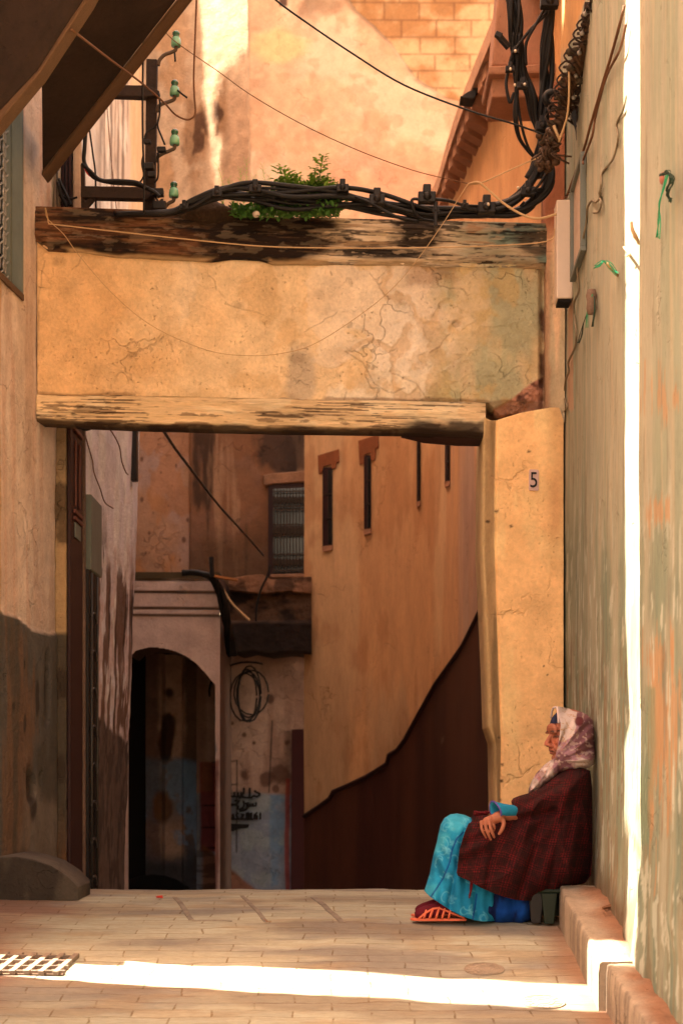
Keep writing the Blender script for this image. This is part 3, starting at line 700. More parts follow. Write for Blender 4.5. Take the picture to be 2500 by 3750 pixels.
# curb / ramp at the left foot
def ramp():
    top = [(-80, 3134), (0, 3134), (60, 3131), (120, 3141), (190, 3164), (250, 3204), (287, 3242)]
    xs_ = np.linspace(-80, 287, 60)
    def c_k(x, y, p):
        b_ = fb(p, (4, 4, 4), 5, 401); v = fb(p, (9, 9, 1.5), 4, 402)
        c = np.tile(np.array(A(122, 96, 72, .42)), (*x.shape, 1)); c = mx(c, A(96, 74, 56, .38), sm(-.2, .4, v)); return mx(c, A(150, 118, 92, .36), sm(7, 2, y - lerp_pts(x, top) + 5 * b_))
    o = surf('kerb_ramp', gridpx(-80, 287, 90, 50, top, [(-80, 3350), (0, 3336), (287, 3296)], lambda x, y: 8.36 + .03 * (1 - sm(0, 10, y - lerp_pts(x, top)))), M['plaster'], None, c_k, lambda x, y, p: .006 * fb(p, (4, 4, 4), 4, 403), thick=.4)
    return tag(o, 'curved grey cement kerb against the foot of the left house', 'kerb')
ramp()

# ================================================================ LANE BEYOND: RED DOOR, WHITE HOUSE
wh = thing('white_house', (-1.65, 11, -.3), 'white and pink plastered house beyond the dark red door with rough bare patches low down', 'house')
def c_white(x, y, p):
    v = fb(p, (2, 4, .8), 5, 190); b = fb(p, (4, 4, 4), 5, 191); b2 = fb(p, (9, 9, 7), 5, 192)
    c = np.tile(np.array(A(228, 202, 184, 1.15)), (*x.shape, 1)); c = mx(c, A(218, 186, 166, 1.05), .7 * sm(-.1, .3, v))
    ro = sm(1850, 2150, y + 250 * b + (520 - x) * -1.2)
    c = mx(c, A(206, 158, 132, .9), .85 * ro * sm(-.4, .2, b2)); c = mx(c, A(230, 190, 164, 1.0), ro * .7 * sm(.15, .3, b2))
    c = mx(c, A(142, 82, 44, .48), .9 * sm(.05, .16, fb(p, (3, 7, 1.6), 5, 193)) * bx(x, y, 340, 500, 2080, 2700, 40 * b, 40))
    c = mx(c, A(70, 44, 30, .5), .8 * sm(.42, .5, fb(p, (5, 9, 1.6), 5, 194)) * sm(1850, 2050, y))
    dd = sm(0, 16, y - (2612 + (x - 345) * .75) + 18 * b)
    c = mx(c, A(126, 92, 70, .7), dd); c = mx(c, A(86, 62, 48, .5), dd * .7 * sm(-.1, .3, b2))
    c = mx(c, A(228, 150, 96, .56), .8 * bx(x, y, 298, 350, 1990, 2026, 8 * b, 5))
    c = mx(c, A(206, 134, 80, .56), .8 * sm(508, 520, x) * sm(1650, 1600, y))
    return c
ye = np.linspace(9.46, 12.45, 130)[None, :].repeat(340, 0); zz = np.linspace(-1.6, 4.35, 340)[:, None].repeat(130, 1)
le = .035 * (zz - 1.5)                       # the far corner leans outwards
XW = -1.65 + le * (ye - 9.46) / 3
pts = np.stack([XW, ye, zz], -1)
surf('wall', pts, M['rubble'], wh, c_white, lambda x, y, p: .008 * fb(p, (3, 3, 3), 4, 195) + .006 * sm(1850, 2150, y) * fb(p, (12, 12, 9), 4, 196), (1, 0, 0), thick=.8)
b = MB(); c0 = P(488, 1570, 12.1)
b.box((c0.x - .035, 12.05, P(0, 1762, 12.1).z), (c0.x + .035, 12.15, 4.3)); b.build('downpipe', M['blackiron'], wh, bevel=.01)
b = MB()
b.tube([P(310, 1580, 10.2), P(320, 1620, 10.2), P(340, 1690, 10.4), P(345, 1730, 10.4), P(368, 1790, 10.6), P(385, 1840, 10.8), P(415, 1862, 11)], .0045, 5, smooth=4)
b.tube([P(370, 1562, 10.6), P(402, 1572, 10.8), P(437, 1632, 11.2), P(447, 1690, 11.4), P(462, 1730, 11.5), P(470, 1738, 11.6)], .005, 5, smooth=4)
b.tube([P(297, 1600, 9.9), P(296, 1760, 9.9), P(307, 1805, 10), P(292, 1850, 9.9), P(291, 2100, 9.9)], .005, 5, smooth=4)
for v_ in range(len(b.v)): b.v[v_] = (max(b.v[v_][0], -1.66), b.v[v_][1], b.v[v_][2])
b.build('cable', M['cordbrown'], wh)

rd = thing('red_door', (-1.63, 9.7, 0), 'tall dark red panelled door standing between the left house and the white house', 'door')
b = MB(); DX = -1.618
b.box((DX - .02, 9.475, -.1), (DX, 9.915, 4.2)); b.build('door_leaf', M['darkwood'], rd, bevel=.004)
b = MB()
for z0, z1 in ((2.35, 2.75), (2.85, 3.2)):
    for y0 in (9.60, 9.74):
        b.box((DX + .002, y0, z0), (DX + .012, y0 + .03, z1)); 
for z0 in (2.30, 2.26, 2.8, 3.25): b.box((DX + .002, 9.56, z0), (DX + .016, 9.86, z0 + .022))
b.build('moulding', mat('red_brown_wood', color=A(120, 62, 44, .6), bump=.3, sc=30, var=.25, rough=.55), rd, bevel=.003)
b = MB(); b.box((DX + .002, 9.60, 2.16), (DX + .008, 9.80, 2.25)); b.build('metal_plate', M['grey'], rd)
b = MB(); b.box((DX - .01, 9.925, -.2), (DX + .012, 9.965, 4.2)); b.build('door_frame', mat('pale_frame', color=A(150, 106, 78, .5), bump=.5, sc=50, var=.4), rd)

gt = thing('iron_gate', (-1.62, 10.2, 0), 'narrow black iron gate with rails below a grey meter housing', 'gate')
b = MB(); b.box((-1.625, 10.03, -.6), (-1.60, 10.36, 2.02)); b.build('gate_leaf', M['blackiron'], gt)
b = MB()
for i in range(9): 
    z = -.2 + i * .24; b.tube([(-1.59, 10.06, z), (-1.575, 10.12, z + .03), (-1.575, 10.2, z - .03), (-1.59, 10.26, z + .02)], .008, 5, smooth=3)
b.tube([(-1.585, 10.07, -.5), (-1.585, 10.07, 2.0)], .009, 6); b.tube([(-1.585, 10.3, -.5), (-1.585, 10.3, 2.0)], .009, 6)
b.build('scroll_bars', mat('worn_black_iron', color=(.05, .045, .04), rough=.4, metal=.5, bump=.2, sc=60), gt, True)
b = MB(); b.box((-1.64, 10.06, 2.02), (-1.585, 10.5, 2.50)); o = b.build('meter_housing', M['grey'], gt, bevel=.008)

# ================================================================ STREAKED HOUSE (tall, left, seen above the beam)
def c_streak(x, y, p):
    v = fb(p, (1, 5, .55), 5, 200); b = fb(p, (1, 4, 4), 5, 201); g = fb(p, (1, 9, 5), 5, 202)
    c = np.tile(np.array(A(240, 190, 148, .58)), (*x.shape, 1))
    c = mx(c, A(246, 208, 168, .7), .6 * sm(0, .3, b))
    st = sm(-.15, .25, v + .3 * g) * bx(x, y, 360, 470, 250, 720, 30 * b, 26)
    st = np.maximum(st, .8 * sm(0, .3, v + .3 * g) * ell(x, y, 385, 740, 55, 60, .6 * b))
    c = mx(c, A(120, 84, 62, .6), .85 * st)
    c = mx(c, A(232, 172, 112, .66), .8 * sm(470, 486, x + 8 * b))
    c = mx(c, A(226, 156, 96, .62), .6 * sm(.1, .3, b) * sm(500, 520, x))
    return c
sh = thing('streaked_house', (-2.4, 16, 0), 'tall sunlit house wall streaked with grey stains behind the insulator post', 'house')
pts = gridyz((-2.18, 10.2), (-2.50, 20.0), 3.4, 11.4, 260, 260)
surf('wall', pts, M['streak_plaster'], sh, c_streak, lambda x, y, p: .02 * fb(p, (1, 3, 1), 4, 203), (1, .03, 0), thick=.5)
MB().box((-3.2, 9.7, -2), (-2.75, 20.5, 11.3), lin((220, 180, 140)) * .6).build('rear_wall', M['plaster'], sh)
MB().box((-3.2, 9.45, 4.36), (-2.1, 9.7, 10.5), lin((220, 180, 140)) * .6).build('end_wall', M['plaster'], sh)

# ================================================================ FAR HOUSES
def c_far(x, y, p):
    b = fb(p, (.9, 1, .9), 6, 210); b2 = fb(p, (2.5, 1, 2.5), 5, 211); lo = fb(p, (.35, 1, .45), 4, 212)
    c = np.tile(np.array(A(244, 180, 124, .56)), (*x.shape, 1))
    c = mx(c, A(250, 196, 144, .62), .6 * sm(-.05, .3, b))
    c = mx(c, A(232, 154, 104, .54), .55 * sm(.08, .4, b2 * .8 + lo * .6)); c = mx(c, A(226, 140, 90, .62), .35 * sm(.15, .4, fb(p, (5, 1, 5), 4, 219)))
    c = mx(c, A(240, 142, 98, .56), .5 * ell(x, y, 1500, 690, 180, 90, 1.2 * b2, .8))
    c = mx(c, A(244, 182, 112, .68), .75 * ell(x, y, 990, 170, 110, 60, .5 * b2))
    dk = ell(x, y, 1140, 20, 130, 55, .6 * b2)
    c = mx(c, A(150, 100, 66, .66), .7 * dk * sm(-.3, .2, b2)); c = mx(c, A(110, 70, 48, .6), bx(x, y, 1022, 1052, -200, 22, 4 * b, 5))
    # bare block courses
    edge = np.interp(y, [-200, 0, 34, 86, 161, 281, 360, 420], [1270, 1278, 1300, 1362, 1431, 1517, 1640, 1900])
    blk = sm(-6, 8, x - edge + 14 * b)
    row = (y - 2) / 63.0 + .02 * b; r = np.floor(row); fy = row - r
    fx_ = (x - 60 * (r % 2)) / 128.0 + .03 * fb(np.stack([x * 0, r, r], -1), (1, 1, 1), 1, 5); fx = fx_ - np.floor(fx_)
    j = np.maximum(1 - sm(.02, .09, np.minimum(fy, 1 - fy)), 1 - sm(0.01, .05, np.minimum(fx, 1 - fx)))
    bc = np.tile(np.array(A(244, 176, 112, .56)), (*x.shape, 1)); bc = mx(bc, A(216, 138, 76, .48), sm(-.2, .5, b2))
    bc = mx(bc, A(150, 92, 52, .5), .6 * j * sm(-.6, .0, b2 + .1))
    c = c * (1 - blk[..., None]) + bc * blk[..., None]
    c = mx(c, A(150, 100, 62, .6), .65 * (sm(-26, -8, x - edge + 14 * b) - sm(0, 12, x - edge + 14 * b)) * sm(-.3, .2, b2 + .1))
    c = mx(c, A(180, 116, 74, .66), .55 * sm(8, 0, np.abs(x - 918 + 6 * b2)) * sm(-.3, .2, b))
    return c
def d_far(x, y, p):
    edge = np.interp(y, [-200, 0, 34, 86, 161, 281, 360, 420], [1270, 1278, 1300, 1362, 1431, 1517, 1640, 1900])
    return .02 * fb(p, (.7, 1, .7), 4, 213) - .05 * sm(-6, 8, x - edge)
fh = thing('far_house', (1, 22, 4), 'tall peach coloured house end closing the view with bare stone blocks at its upper right', 'house')
Yfar = 22.0
surf('wall', gridpx(908, 1900, 330, 300, [(0, -120), (3000, -120)], [(0, 900), (3000, 900)], Yfar), M['smooth_plaster'], fh, c_far, d_far, thick=.4)
MB().box((-1.3, 22.28, -3), (8, 22.6, 12.2), lin((240, 190, 140)) * .75).build('core_wall', M['plaster'], fh)

def c_sun(x, y, p):
    b = fb(p, (1.5, 1.5, 1.5), 5, 220); b2 = fb(p, (4, 4, 3), 5, 221); v = fb(p, (4, 4, .6), 4, 222)
    c = np.tile(np.array(A(244, 182, 128, .62)), (*x.shape, 1)); c = mx(c, A(238, 166, 112, .56), .6 * sm(0, .4, b))
    rough = np.maximum(ell(x, y, 715, 480, 40, 200, .5 * b), ell(x, y, 812, 400, 34, 110, .5 * b)) * sm(-.35, .05, b2 + .1)
    c = mx(c, A(186, 124, 76, .68), .85 * rough); c = mx(c, A(120, 74, 44, .6), rough * sm(.15, .4, b2))
    c = mx(c, A(220, 150, 92, .7), .7 * sm(.1, .3, b) * sm(720, 640, x))
    return c
cs = thing('corner_house', (-1.9, 21, 4), 'peach corner house with a bright sunlit streak, left of the tall far house', 'house')
pa, pb = (-1.297, 21.98), (-3.7, 23.6)
pts = gridyz(pa, pb, 3.5, 12.4, 220, 260)
surf('wall', pts, M['rubble'], cs, c_sun, lambda x, y, p: .03 * fb(p, (1, 1, 1), 4, 223) + .02 * fb(p, (4, 4, 3), 4, 224) * ell(x, y, 770, 450, 100, 220, 0), (-.56, -.83, 0), thick=.4)
# ================================================================ STAIR HOUSE (curving ochre wall, right side of the lane)
WP = cr([(1.45, 9.5, 0), (1.30, 10.85, 0), (1.18, 12.0, 0), (1.06, 13.2, 0), (.93, 14.3, 0), (.70, 15.15, 0), (.247, 15.85, 0), (-.386, 16.5, 0)], 24)
WX = np.array([q.x for q in WP]); WYv = np.array([q.y for q in WP]); WPX = WX / WYv * F + CX
def YW(px): return np.interp(-np.asarray(px, float), -WPX, WYv)
def c_ochre(x, y, p):
    v = fb(p, (2.2, 2.2, .35), 5, 300); b = fb(p, (1.5, 1.5, 1.5), 5, 301); v2 = fb(p, (9, 9, .5), 4, 302)
    c = np.tile(np.array(A(230, 152, 90, .80)), (*x.shape, 1))
    c = mx(c, A(238, 172, 110, .82), .6 * sm(-.1, .3, v)); c = mx(c, A(206, 124, 68, .74), .5 * sm(0, .4, b + .4 * v2))
    c = mx(c, A(206, 150, 118, .58), .7 * sm(1600, 1720, x) * sm(-.5, .2, v) * (y > 900))
    c = mx(c, A(190, 130, 84, .58), .5 * sm(2200, 2700, y) * sm(-.2, .3, v))
    c = mx(c, A(236, 160, 92, .64), .6 * sm(800, 500, y))
    return c
st = thing('stair_house', (.8, 14, 0), 'curving ochre house wall with slit windows seen through the opening under the bridge wall', 'house')
n = len(WP); zc = np.linspace(0, 1, 300)
pts = np.stack([np.broadcast_to(WX, (300, n)), np.broadcast_to(WYv, (300, n)), np.broadcast_to(zc[:, None], (300, n))], -1)
# refine along the path
k = np.linspace(0, n - 1, 330); pts = np.stack([np.stack([np.interp(k, np.arange(n), pts[0, :, i]) for i in range(2)] + [0 * k], -1)] * 300, 0); zt_ = np.interp(pts[0, :, 1], [14.5, 15.3, 17], [5.93, 4.7, 4.5])[None, :]; pts[..., 2] = -2.0 + (zt_ + 2.0) * zc[:, None]
tx = np.gradient(pts[0, :, 0]); ty = np.gradient(pts[0, :, 1]); L_ = np.hypot(tx, ty); nr = np.stack([-ty / L_, tx / L_, 0 * tx], -1)
nr[nr[:, 0] * pts[0, :, 0] + nr[:, 1] * pts[0, :, 1] > 0] *= -1
surf('wall', pts, M['streak_plaster'], st, c_ochre, lambda x, y, p: .012 * fb(p, (1.5, 1.5, .8), 4, 303), np.broadcast_to(nr, pts.shape).copy(), thick=0)
MB().prism([(1.5, 22, 5.88), (1.5, 14.8, 5.88), (1.9, 12, 5.88), (2.1, 9.6, 5.88), (6, 9.6, 5.88), (6, 22, 5.88)], (0, 0, .05)).build('roof', mat('roof_screed', color=lin((220, 180, 140)) * .7), st)
# brown painted lower wall with its stepped upper edge (it follows a stair)
DT = [(1112, 2990), (1165, 2955), (1205, 2925), (1218, 2900), (1270, 2878), (1345, 2842), (1415, 2798), (1422, 2765), (1452, 2748), (1480, 2710), (1500, 2672), (1540, 2600), (1590, 2510), (1640, 2440), (1690, 2370), (1730, 2290), (1766, 2215), (1800, 2120)]
def c_dado(x, y, p):
    v = fb(p, (3, 3, .3), 4, 310)
    c = np.tile(np.array(A(100, 50, 30, .54)), (*x.shape, 1)); c = mx(c, A(84, 40, 27, .52), sm(-.4, .6, v)); return mx(c, A(150, 110, 80, .5), .8 * ell(x, y, 1618, 2708, 6, 9))
YD = lambda x, y=0: YW(x) - .035
surf('painted_dado', gridpx(1112, 1800, 200, 60, DT, [(0, 3420), (3000, 3420)], YD), M['brownpaint'], st, c_dado, None, (-.4, -1, 0), thick=0)
b = MB(); b.tube([P(a, q, float(YW(a)) - .05) for a, q in DT], .022, 6); b.build('dado_rail', M['darkwood'], st, True)
# slit windows
def slit(x0, x1, y0, y1, lintel=None):
    Y = float(YW((x0 + x1) / 2)); b = MB()
    a0, a1 = float(YW(x0)), float(YW(x1)); g = -.03
    f = x0 - (x1 - x0) * .28
    b.prism([P(f, y0 - 8, a0 + g), P(x1 + 2, y0 - 10, a1 + g), P(x1 + 2, y1 + 3, a1 + g), P(f, y1 + 6, a0 + g)], (.02, .06, 0))
    w_ = b.build('slit_window', M['darkwood'], st)
    b = MB(); b.prism([P(x0, y0, a0 + g - .006), P(x1, y0 - 2, a1 + g - .006), P(x1, y1 - 2, a1 + g - .006), P(x0, y1, a0 + g - .006)], (.01, .03, 0)); b.build('pane', M['window'], w_)
    b = MB()
    for q in (.33, .66): b.bar(P(x0, y0 + (y1 - y0) * q, a0 + g - .02), P(x1, y0 + (y1 - y0) * q - 2, a1 + g - .02), .012, .012)
    b.bar(P((x0 + x1) / 2, y0, Y + g - .02), P((x0 + x1) / 2, y1, Y + g - .02), .010, .010, up=(1, 0, 0)); b.build('bars', M['iron'], w_)
    b = MB(); b.prism([P(f - 3, y1 + 6, a0 - .045), P(x1 + 3, y1 + 2, a1 - .045), P(x1 + 1, y1 + 20, a1 - .045), P(f, y1 + 26, a0 - .045)], (.01, .04, 0)); b.build('sill', mat('pale_sill', color=A(205, 130, 84, .62), bump=.3), w_)
    if lintel:
        b = MB(); b.prism([P(a, q, float(YW(a)) - .036) for a, q in lintel], (.01, .05, 0)); b.build('lintel', mat('terracotta_lintel', color=A(176, 92, 48, .6), bump=.4, sc=50, var=.25), st)
slit(1188, 1214, 1720, 1994, [(1163, 1668), (1239, 1645), (1240, 1690), (1231, 1694), (1228, 1714), (1214, 1716), (1212, 1700), (1184, 1708), (1182, 1722), (1176, 1733), (1166, 1735)])
slit(1337, 1355, 1676, 1933, [(1311, 1614), (1383, 1592), (1384, 1638), (1374, 1642), (1372, 1682), (1358, 1686), (1355, 1656), (1338, 1662), (1334, 1696), (1316, 1700)])
slit(1527, 1535, 1570, 1832); slit(1631, 1643, 1560, 1758)
# overhanging eaves with corbels
CEpx = [(2060, 9.3), (1960, 10.0), (1840, 10.85), (1700, 12.35), (1640, 13.3), (1592, 14.3), (1540, 14.8)]
ce = cr([((a - CX) / F * Y, Y, 0) for a, Y in CEpx], 10)
def off(i, d):
    a = ce[max(i - 1, 0)]; c = ce[min(i + 1, len(ce) - 1)]; t_ = (c - a).normalized(); nn = Vector((t_.y, -t_.x, 0))
    if nn.x < 0: nn = -nn
    return ce[i] + nn * d
b = MB(); cb = MB(); n = len(ce); V = []
for i in range(n):
    o_, i_ = ce[i], off(i, .5)
    V += [(o_.x, o_.y, 5.93), (o_.x, o_.y, 6.06), (i_.x, i_.y, 6.10), (i_.x, i_.y, 5.93)]
b.add(V, [(4 * i + a, 4 * i + 4 + a, 4 * i + 4 + (a + 1) % 4, 4 * i + (a + 1) % 4) for i in range(n - 1) for a in range(4)] + [(0, 1, 2, 3), (4 * n - 4, 4 * n - 3, 4 * n - 2, 4 * n - 1)])
b.build('eaves', mat('eaves_plaster', color=A(216, 148, 102, .66), bump=.6, pits=.5, var=.3, sc=40), st)
s_ = 0; last = ce[0]; nxt = .1; corbm = mat('corbel_plaster', color=A(190, 120, 78, .60), bump=.5, sc=40)
for i in range(1, n):
    d = (ce[i] - last).length; s_ += d; last = ce[i]
    if s_ >= nxt:
        nxt += .26; p0 = off(i, .03); p1 = off(i, .22)
        cb = MB(); cb.prism([(p0.x, p0.y, 5.93), (p0.x, p0.y, 5.83), (p1.x, p1.y, 5.73), (p1.x, p1.y, 5.93)], (-.02, .12, 0)); cb.build('corbel', corbm, st)
def flat(name, poly, Y, dep, m, parent): return MB().prism([P(a, q, Y) for a, q in poly], (0, dep, 0)).build(name, m, parent, bevel=.012)
reddish = mat('red_ochre_plaster', color=A(200, 128, 86, .60), pits=.5, bump=.5, sc=36, stretch=(1, 1, .5), var=.25)
flat('upper_wall', [(1846, -300), (2075, -300), (2075, 240), (1800, 240)], 10.35, .4, reddish, st)
flat('ledge', [(1786, 240), (2075, 228), (2075, 264), (1790, 272)], 10.2, .5, reddish, st)
flat('ledge_block', [(1800, 272), (2075, 264), (2075, 352), (1800, 356)], 10.27, .4, reddish, st)
bd = MB(); bd.prism([P(1690, 350, 12), P(1712, 335, 12), P(1728, 330, 12), P(1744, 332, 12), P(1740, 356, 12)], (0, .14, 0)); bd.prism([P(1728, 305, 12.02), P(1738, 304, 12.02), P(1756, 306, 12.02), P(1752, 330, 12.02), P(1742, 340, 12.02), P(1734, 332, 12.02)], (0, .1, 0))
bd.prism([P(1684, 350, 11.98), P(1716, 350, 11.98), P(1736, 352, 11.98), P(1734, 360, 11.98), P(1716, 360, 11.98), P(1688, 356, 11.98)], (0, .16, 0))
tag(bd.build('metal_scrap', mat('dark_scrap', color=A(70, 58, 48, .6), bump=.4), None, bevel=.006), 'small dark crumpled metal scrap stuck out from the eaves', 'scrap')

# ================================================================ ARCHED HOUSE (left part of the lane's end)
ARC = [(478, 2402), (500, 2382), (545, 2371), (590, 2372), (640, 2384), (680, 2402), (720, 2430), (755, 2468), (789, 2512)]
def c_arch(x, y, p):
    b = fb(p, (2, 2, 2), 5, 320); v = fb(p, (4, 4, .6), 5, 321)
    c = np.tile(np.array(A(204, 160, 130, .84)), (*x.shape, 1)); c = mx(c, A(184, 138, 110, .78), .6 * sm(-.2, .4, v))
    for yy_ in (2168, 2226, 2252): c = mx(c, A(90, 56, 40, .5), .75 * sm(7, 2, np.abs(y - yy_ - (x - 490) * .015)))
    c = mx(c, A(96, 70, 40, .6), sm(2130, 2120, y + 8 * b))
    c = mx(c, A(120, 50, 40, .6), .8 * bx(x, y, 740, 800, 2780, 3300, 12 * b, 8)); c = mx(c, A(70, 100, 110, .6), .7 * ell(x, y, 768, 2740, 22, 30, .4 * b))
    c = mx(c, A(60, 44, 50, .6), .7 * ell(x, y, 768, 2640, 18, 40, .5 * b)); return c
ah = thing('arched_house', (-1.6, 15.5, -1.6), 'pale house with a dark arched passage at the far end of the lane', 'house')
def hole_arch(c):
    x, y = pr(c); return (x > 470) & (x < 789) & (y > lerp_pts(x, ARC))
surf('wall', gridpx(430, 806, 130, 360, [(0, 2098), (3000, 2098)], [(0, 3400), (3000, 3400)], 15.5), M['smooth_plaster'], ah, c_arch,
     lambda x, y, p: .05 * (sm(2126, 2132, y) - sm(2166, 2172, y)) + .03 * (sm(2170, 2174, y) - sm(2224, 2230, y)) + .02 * (sm(2232, 2236, y) - sm(2250, 2254, y)) + .008 * fb(p, (3, 3, 3), 3, 322) + .06 * (1 - sm(2124, 2128, y)), thick=0, hole=hole_arch)
b = MB(); A2 = ARC + [(789, 3400)]; nn = len(A2)
b.add([P(a, q, 15.5) for a, q in A2] + [P(a, q, 15.5) + Vector((0, .7, 0)) for a, q in A2], [(i, i + 1, nn + i + 1, nn + i) for i in range(nn - 1)])
b.add([P(790, 2100, 15.52), P(806, 2100, 15.5), P(806, 3400, 15.5), P(806, 3400, 15.5) + Vector((0, 1.6, 0)), P(806, 2100, 15.5) + Vector((0, 1.6, 0))], [(1, 2, 3, 4)])
b.build('arch_reveal', mat('reveal_plaster', color=A(120, 84, 62, .62), bump=.4), ah)
MB().prism([P(430, 2098, 15.5), P(806, 2098, 15.5), P(806, 2104, 15.5), P(430, 2104, 15.5)], (0, 1.6, 0)).build('flat_roof', mat('mossy_screed', color=A(130, 100, 60, .6)), ah)
def c_inner(x, y, p):
    b = fb(p, (1.6, 1.6, 1.6), 5, 330); b2 = fb(p, (4, 4, 4), 5, 331)
    c = np.tile(np.array(A(190, 140, 106, .9)), (*x.shape, 1))
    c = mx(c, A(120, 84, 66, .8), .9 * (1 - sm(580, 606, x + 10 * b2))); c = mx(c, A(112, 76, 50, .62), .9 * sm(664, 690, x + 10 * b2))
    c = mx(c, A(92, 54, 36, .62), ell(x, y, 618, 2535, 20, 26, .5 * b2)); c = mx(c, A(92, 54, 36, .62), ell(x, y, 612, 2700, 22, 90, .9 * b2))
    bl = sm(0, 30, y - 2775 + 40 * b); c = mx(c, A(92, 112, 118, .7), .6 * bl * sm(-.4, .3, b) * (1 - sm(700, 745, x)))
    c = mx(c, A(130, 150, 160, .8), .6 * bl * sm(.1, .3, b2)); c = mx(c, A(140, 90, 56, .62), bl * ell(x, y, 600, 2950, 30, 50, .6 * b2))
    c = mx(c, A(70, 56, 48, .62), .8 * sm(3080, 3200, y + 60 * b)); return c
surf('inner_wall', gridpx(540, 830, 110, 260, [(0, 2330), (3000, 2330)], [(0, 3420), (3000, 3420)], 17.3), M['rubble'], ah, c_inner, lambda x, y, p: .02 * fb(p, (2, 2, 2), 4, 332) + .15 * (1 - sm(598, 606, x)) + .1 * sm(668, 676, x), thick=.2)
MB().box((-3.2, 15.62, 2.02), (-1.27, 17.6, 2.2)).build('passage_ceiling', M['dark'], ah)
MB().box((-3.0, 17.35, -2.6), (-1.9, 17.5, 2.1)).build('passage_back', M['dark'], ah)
dm = MB(); dm.ball(P(560, 3300, 16.6), (.42, .3, .28)); dm.ball(P(640, 3290, 16.8), (.22, .2, .16))
tag(dm.build('rubble_heap', M['rubble'], None, True), 'low dark heap of rubble lying in the arched passage', 'rubble')

# ================================================================ WINDOW HOUSE (right part of the lane's end)
def c_win(x, y, p):
    b = fb(p, (1.6, 1, 1.6), 5, 340); v = fb(p, (3.5, 1, .45), 6, 341); b2 = fb(p, (5, 1, 3), 5, 342)
    c = np.tile(np.array(A(206, 138, 92, .60)), (*x.shape, 1)); c = mx(c, A(206, 150, 118, .62), .7 * sm(-.1, .3, b)); c = mx(c, A(210, 122, 60, .60), .6 * sm(.1, .4, b2 * .6 + b * .6))
    st_ = sm(690, 702, x)
    c = mx(c, A(150, 88, 50, .56), .85 * st_); c = mx(c, A(74, 46, 28, .5), .85 * st_ * sm(-.05, .35, v + .35 * b2)); c = mx(c, A(206, 140, 92, .6), .65 * st_ * sm(.25, .5, fb(p, (5, 1, .5), 5, 343)))
    c = mx(c, A(70, 46, 32, .5), .8 * bx(x, y, 960, 1130, 1500, 1730, 40 * b2, 20)); c = mx(c, A(92, 62, 36, .52), .6 * st_ * sm(1850, 2050, y + 60 * b2))
    for i in range(14):
        cx, cy = 520 + (i * 97) % 180, 1680 + (i * 173) % 420; c = mx(c, A(110, 60, 36, .5), .7 * ell(x, y, cx, cy, 5, 8, b2))
    return c
wh2 = thing('window_house', (0, 17, 0), 'brown stained house at the lane end with one grilled window and dark overhang', 'house')
surf('upper_wall', gridpx(490, 1140, 230, 280, [(0, 1300), (3000, 1300)], [(0, 2180), (3000, 2180)], 17.05), M['plaster'], wh2, c_win, lambda x, y, p: .012 * fb(p, (2, 1, 2), 4, 344) + .05 * sm(692, 700, x), thick=.4)
def c_lower(x, y, p):
    b = fb(p, (1.8, 1, 1.8), 5, 350); b2 = fb(p, (5, 1, 5), 5, 351); v = fb(p, (4, 1, .6), 4, 352)
    c = np.tile(np.array(A(190, 140, 106, .66)), (*x.shape, 1)); c = mx(c, A(150, 100, 72, .6), .6 * sm(-.1, .4, v))
    for cx, cy, r in ((895, 2690, 10), (895, 2835, 22), (880, 2640, 6), (850, 2650, 7), (1030, 2830, 32), (975, 2850, 24), (1050, 2720, 14), (1010, 2890, 12), (930, 2720, 6), (990, 2560, 14)):
        c = mx(c, A(96, 56, 36, .6), .85 * ell(x, y, cx, cy, r, r * 1.1, .8 * b2))
    bl = sm(0, 20, y - 2905 + 26 * b); c = mx(c, A(104, 120, 124, .7), .65 * bl); c = mx(c, A(88, 110, 118, .72), .65 * bl * sm(-.5, .1, b2) * bx(x, y, 990, 1045, 2905, 3300, 14 * b, 8)); c = mx(c, A(150, 140, 118, .7), .5 * bl * sm(.1, .4, b2))
    c = mx(c, A(130, 40, 30, .7), .9 * bx(x, y, 736, 820, 2795, 3120, 8 * b, 6)); c = mx(c, A(150, 90, 50, .66), .6 * bx(x, y, 742, 782, 2795, 2900, 8 * b, 6)); c = mx(c, A(150, 46, 30, .7), .8 * bx(x, y, 1045, 1062, 2850, 3300, 5 * b, 4))
    for yy_ in (2950, 3030, 3105): c = mx(c, A(40, 24, 20, .5), .8 * sm(5, 2, np.abs(y - yy_)) * bx(x, y, 740, 830, 2800, 3200))
    c = mx(c, A(150, 80, 40, .6), .85 * sm(0, 20, y - (3110 + (x - 780) * .9 + 26 * b)) * sm(730, 750, x)); c = mx(c, A(60, 36, 20, .5), .5 * sm(.2, .4, fb(p, (3, 1, 14), 4, 353)) * sm(0, 20, y - (3120 + (x - 780) * .9)))
    for a, q, e, f in ((780, 2792, 868, 2786), (868, 2786, 868, 2872), (868, 2872, 824, 2874), (868, 2872, 866, 3120), (836, 2800, 836, 2850), (997, 2640, 985, 2900)):
        c = mx(c, A(50, 34, 26, .5), .75 * sm(4.5, 1.5, line_d(x, y, a, q, e, f)))
    return c
surf('lower_wall', gridpx(720, 1140, 170, 330, [(0, 2340), (3000, 2340)], [(0, 3420), (3000, 3420)], 17.1), M['plaster'], wh2, c_lower, lambda x, y, p: .014 * fb(p, (2.5, 1, 2.5), 4, 354), thick=.3)
stain = mat('sooty_plaster', color=A(100, 66, 44, .7), bump=.5, sc=30, var=.4); palel = mat('crumbling_ledge', color=A(176, 112, 72, .6), bump=.8, sc=30, var=.35, dist=.03)
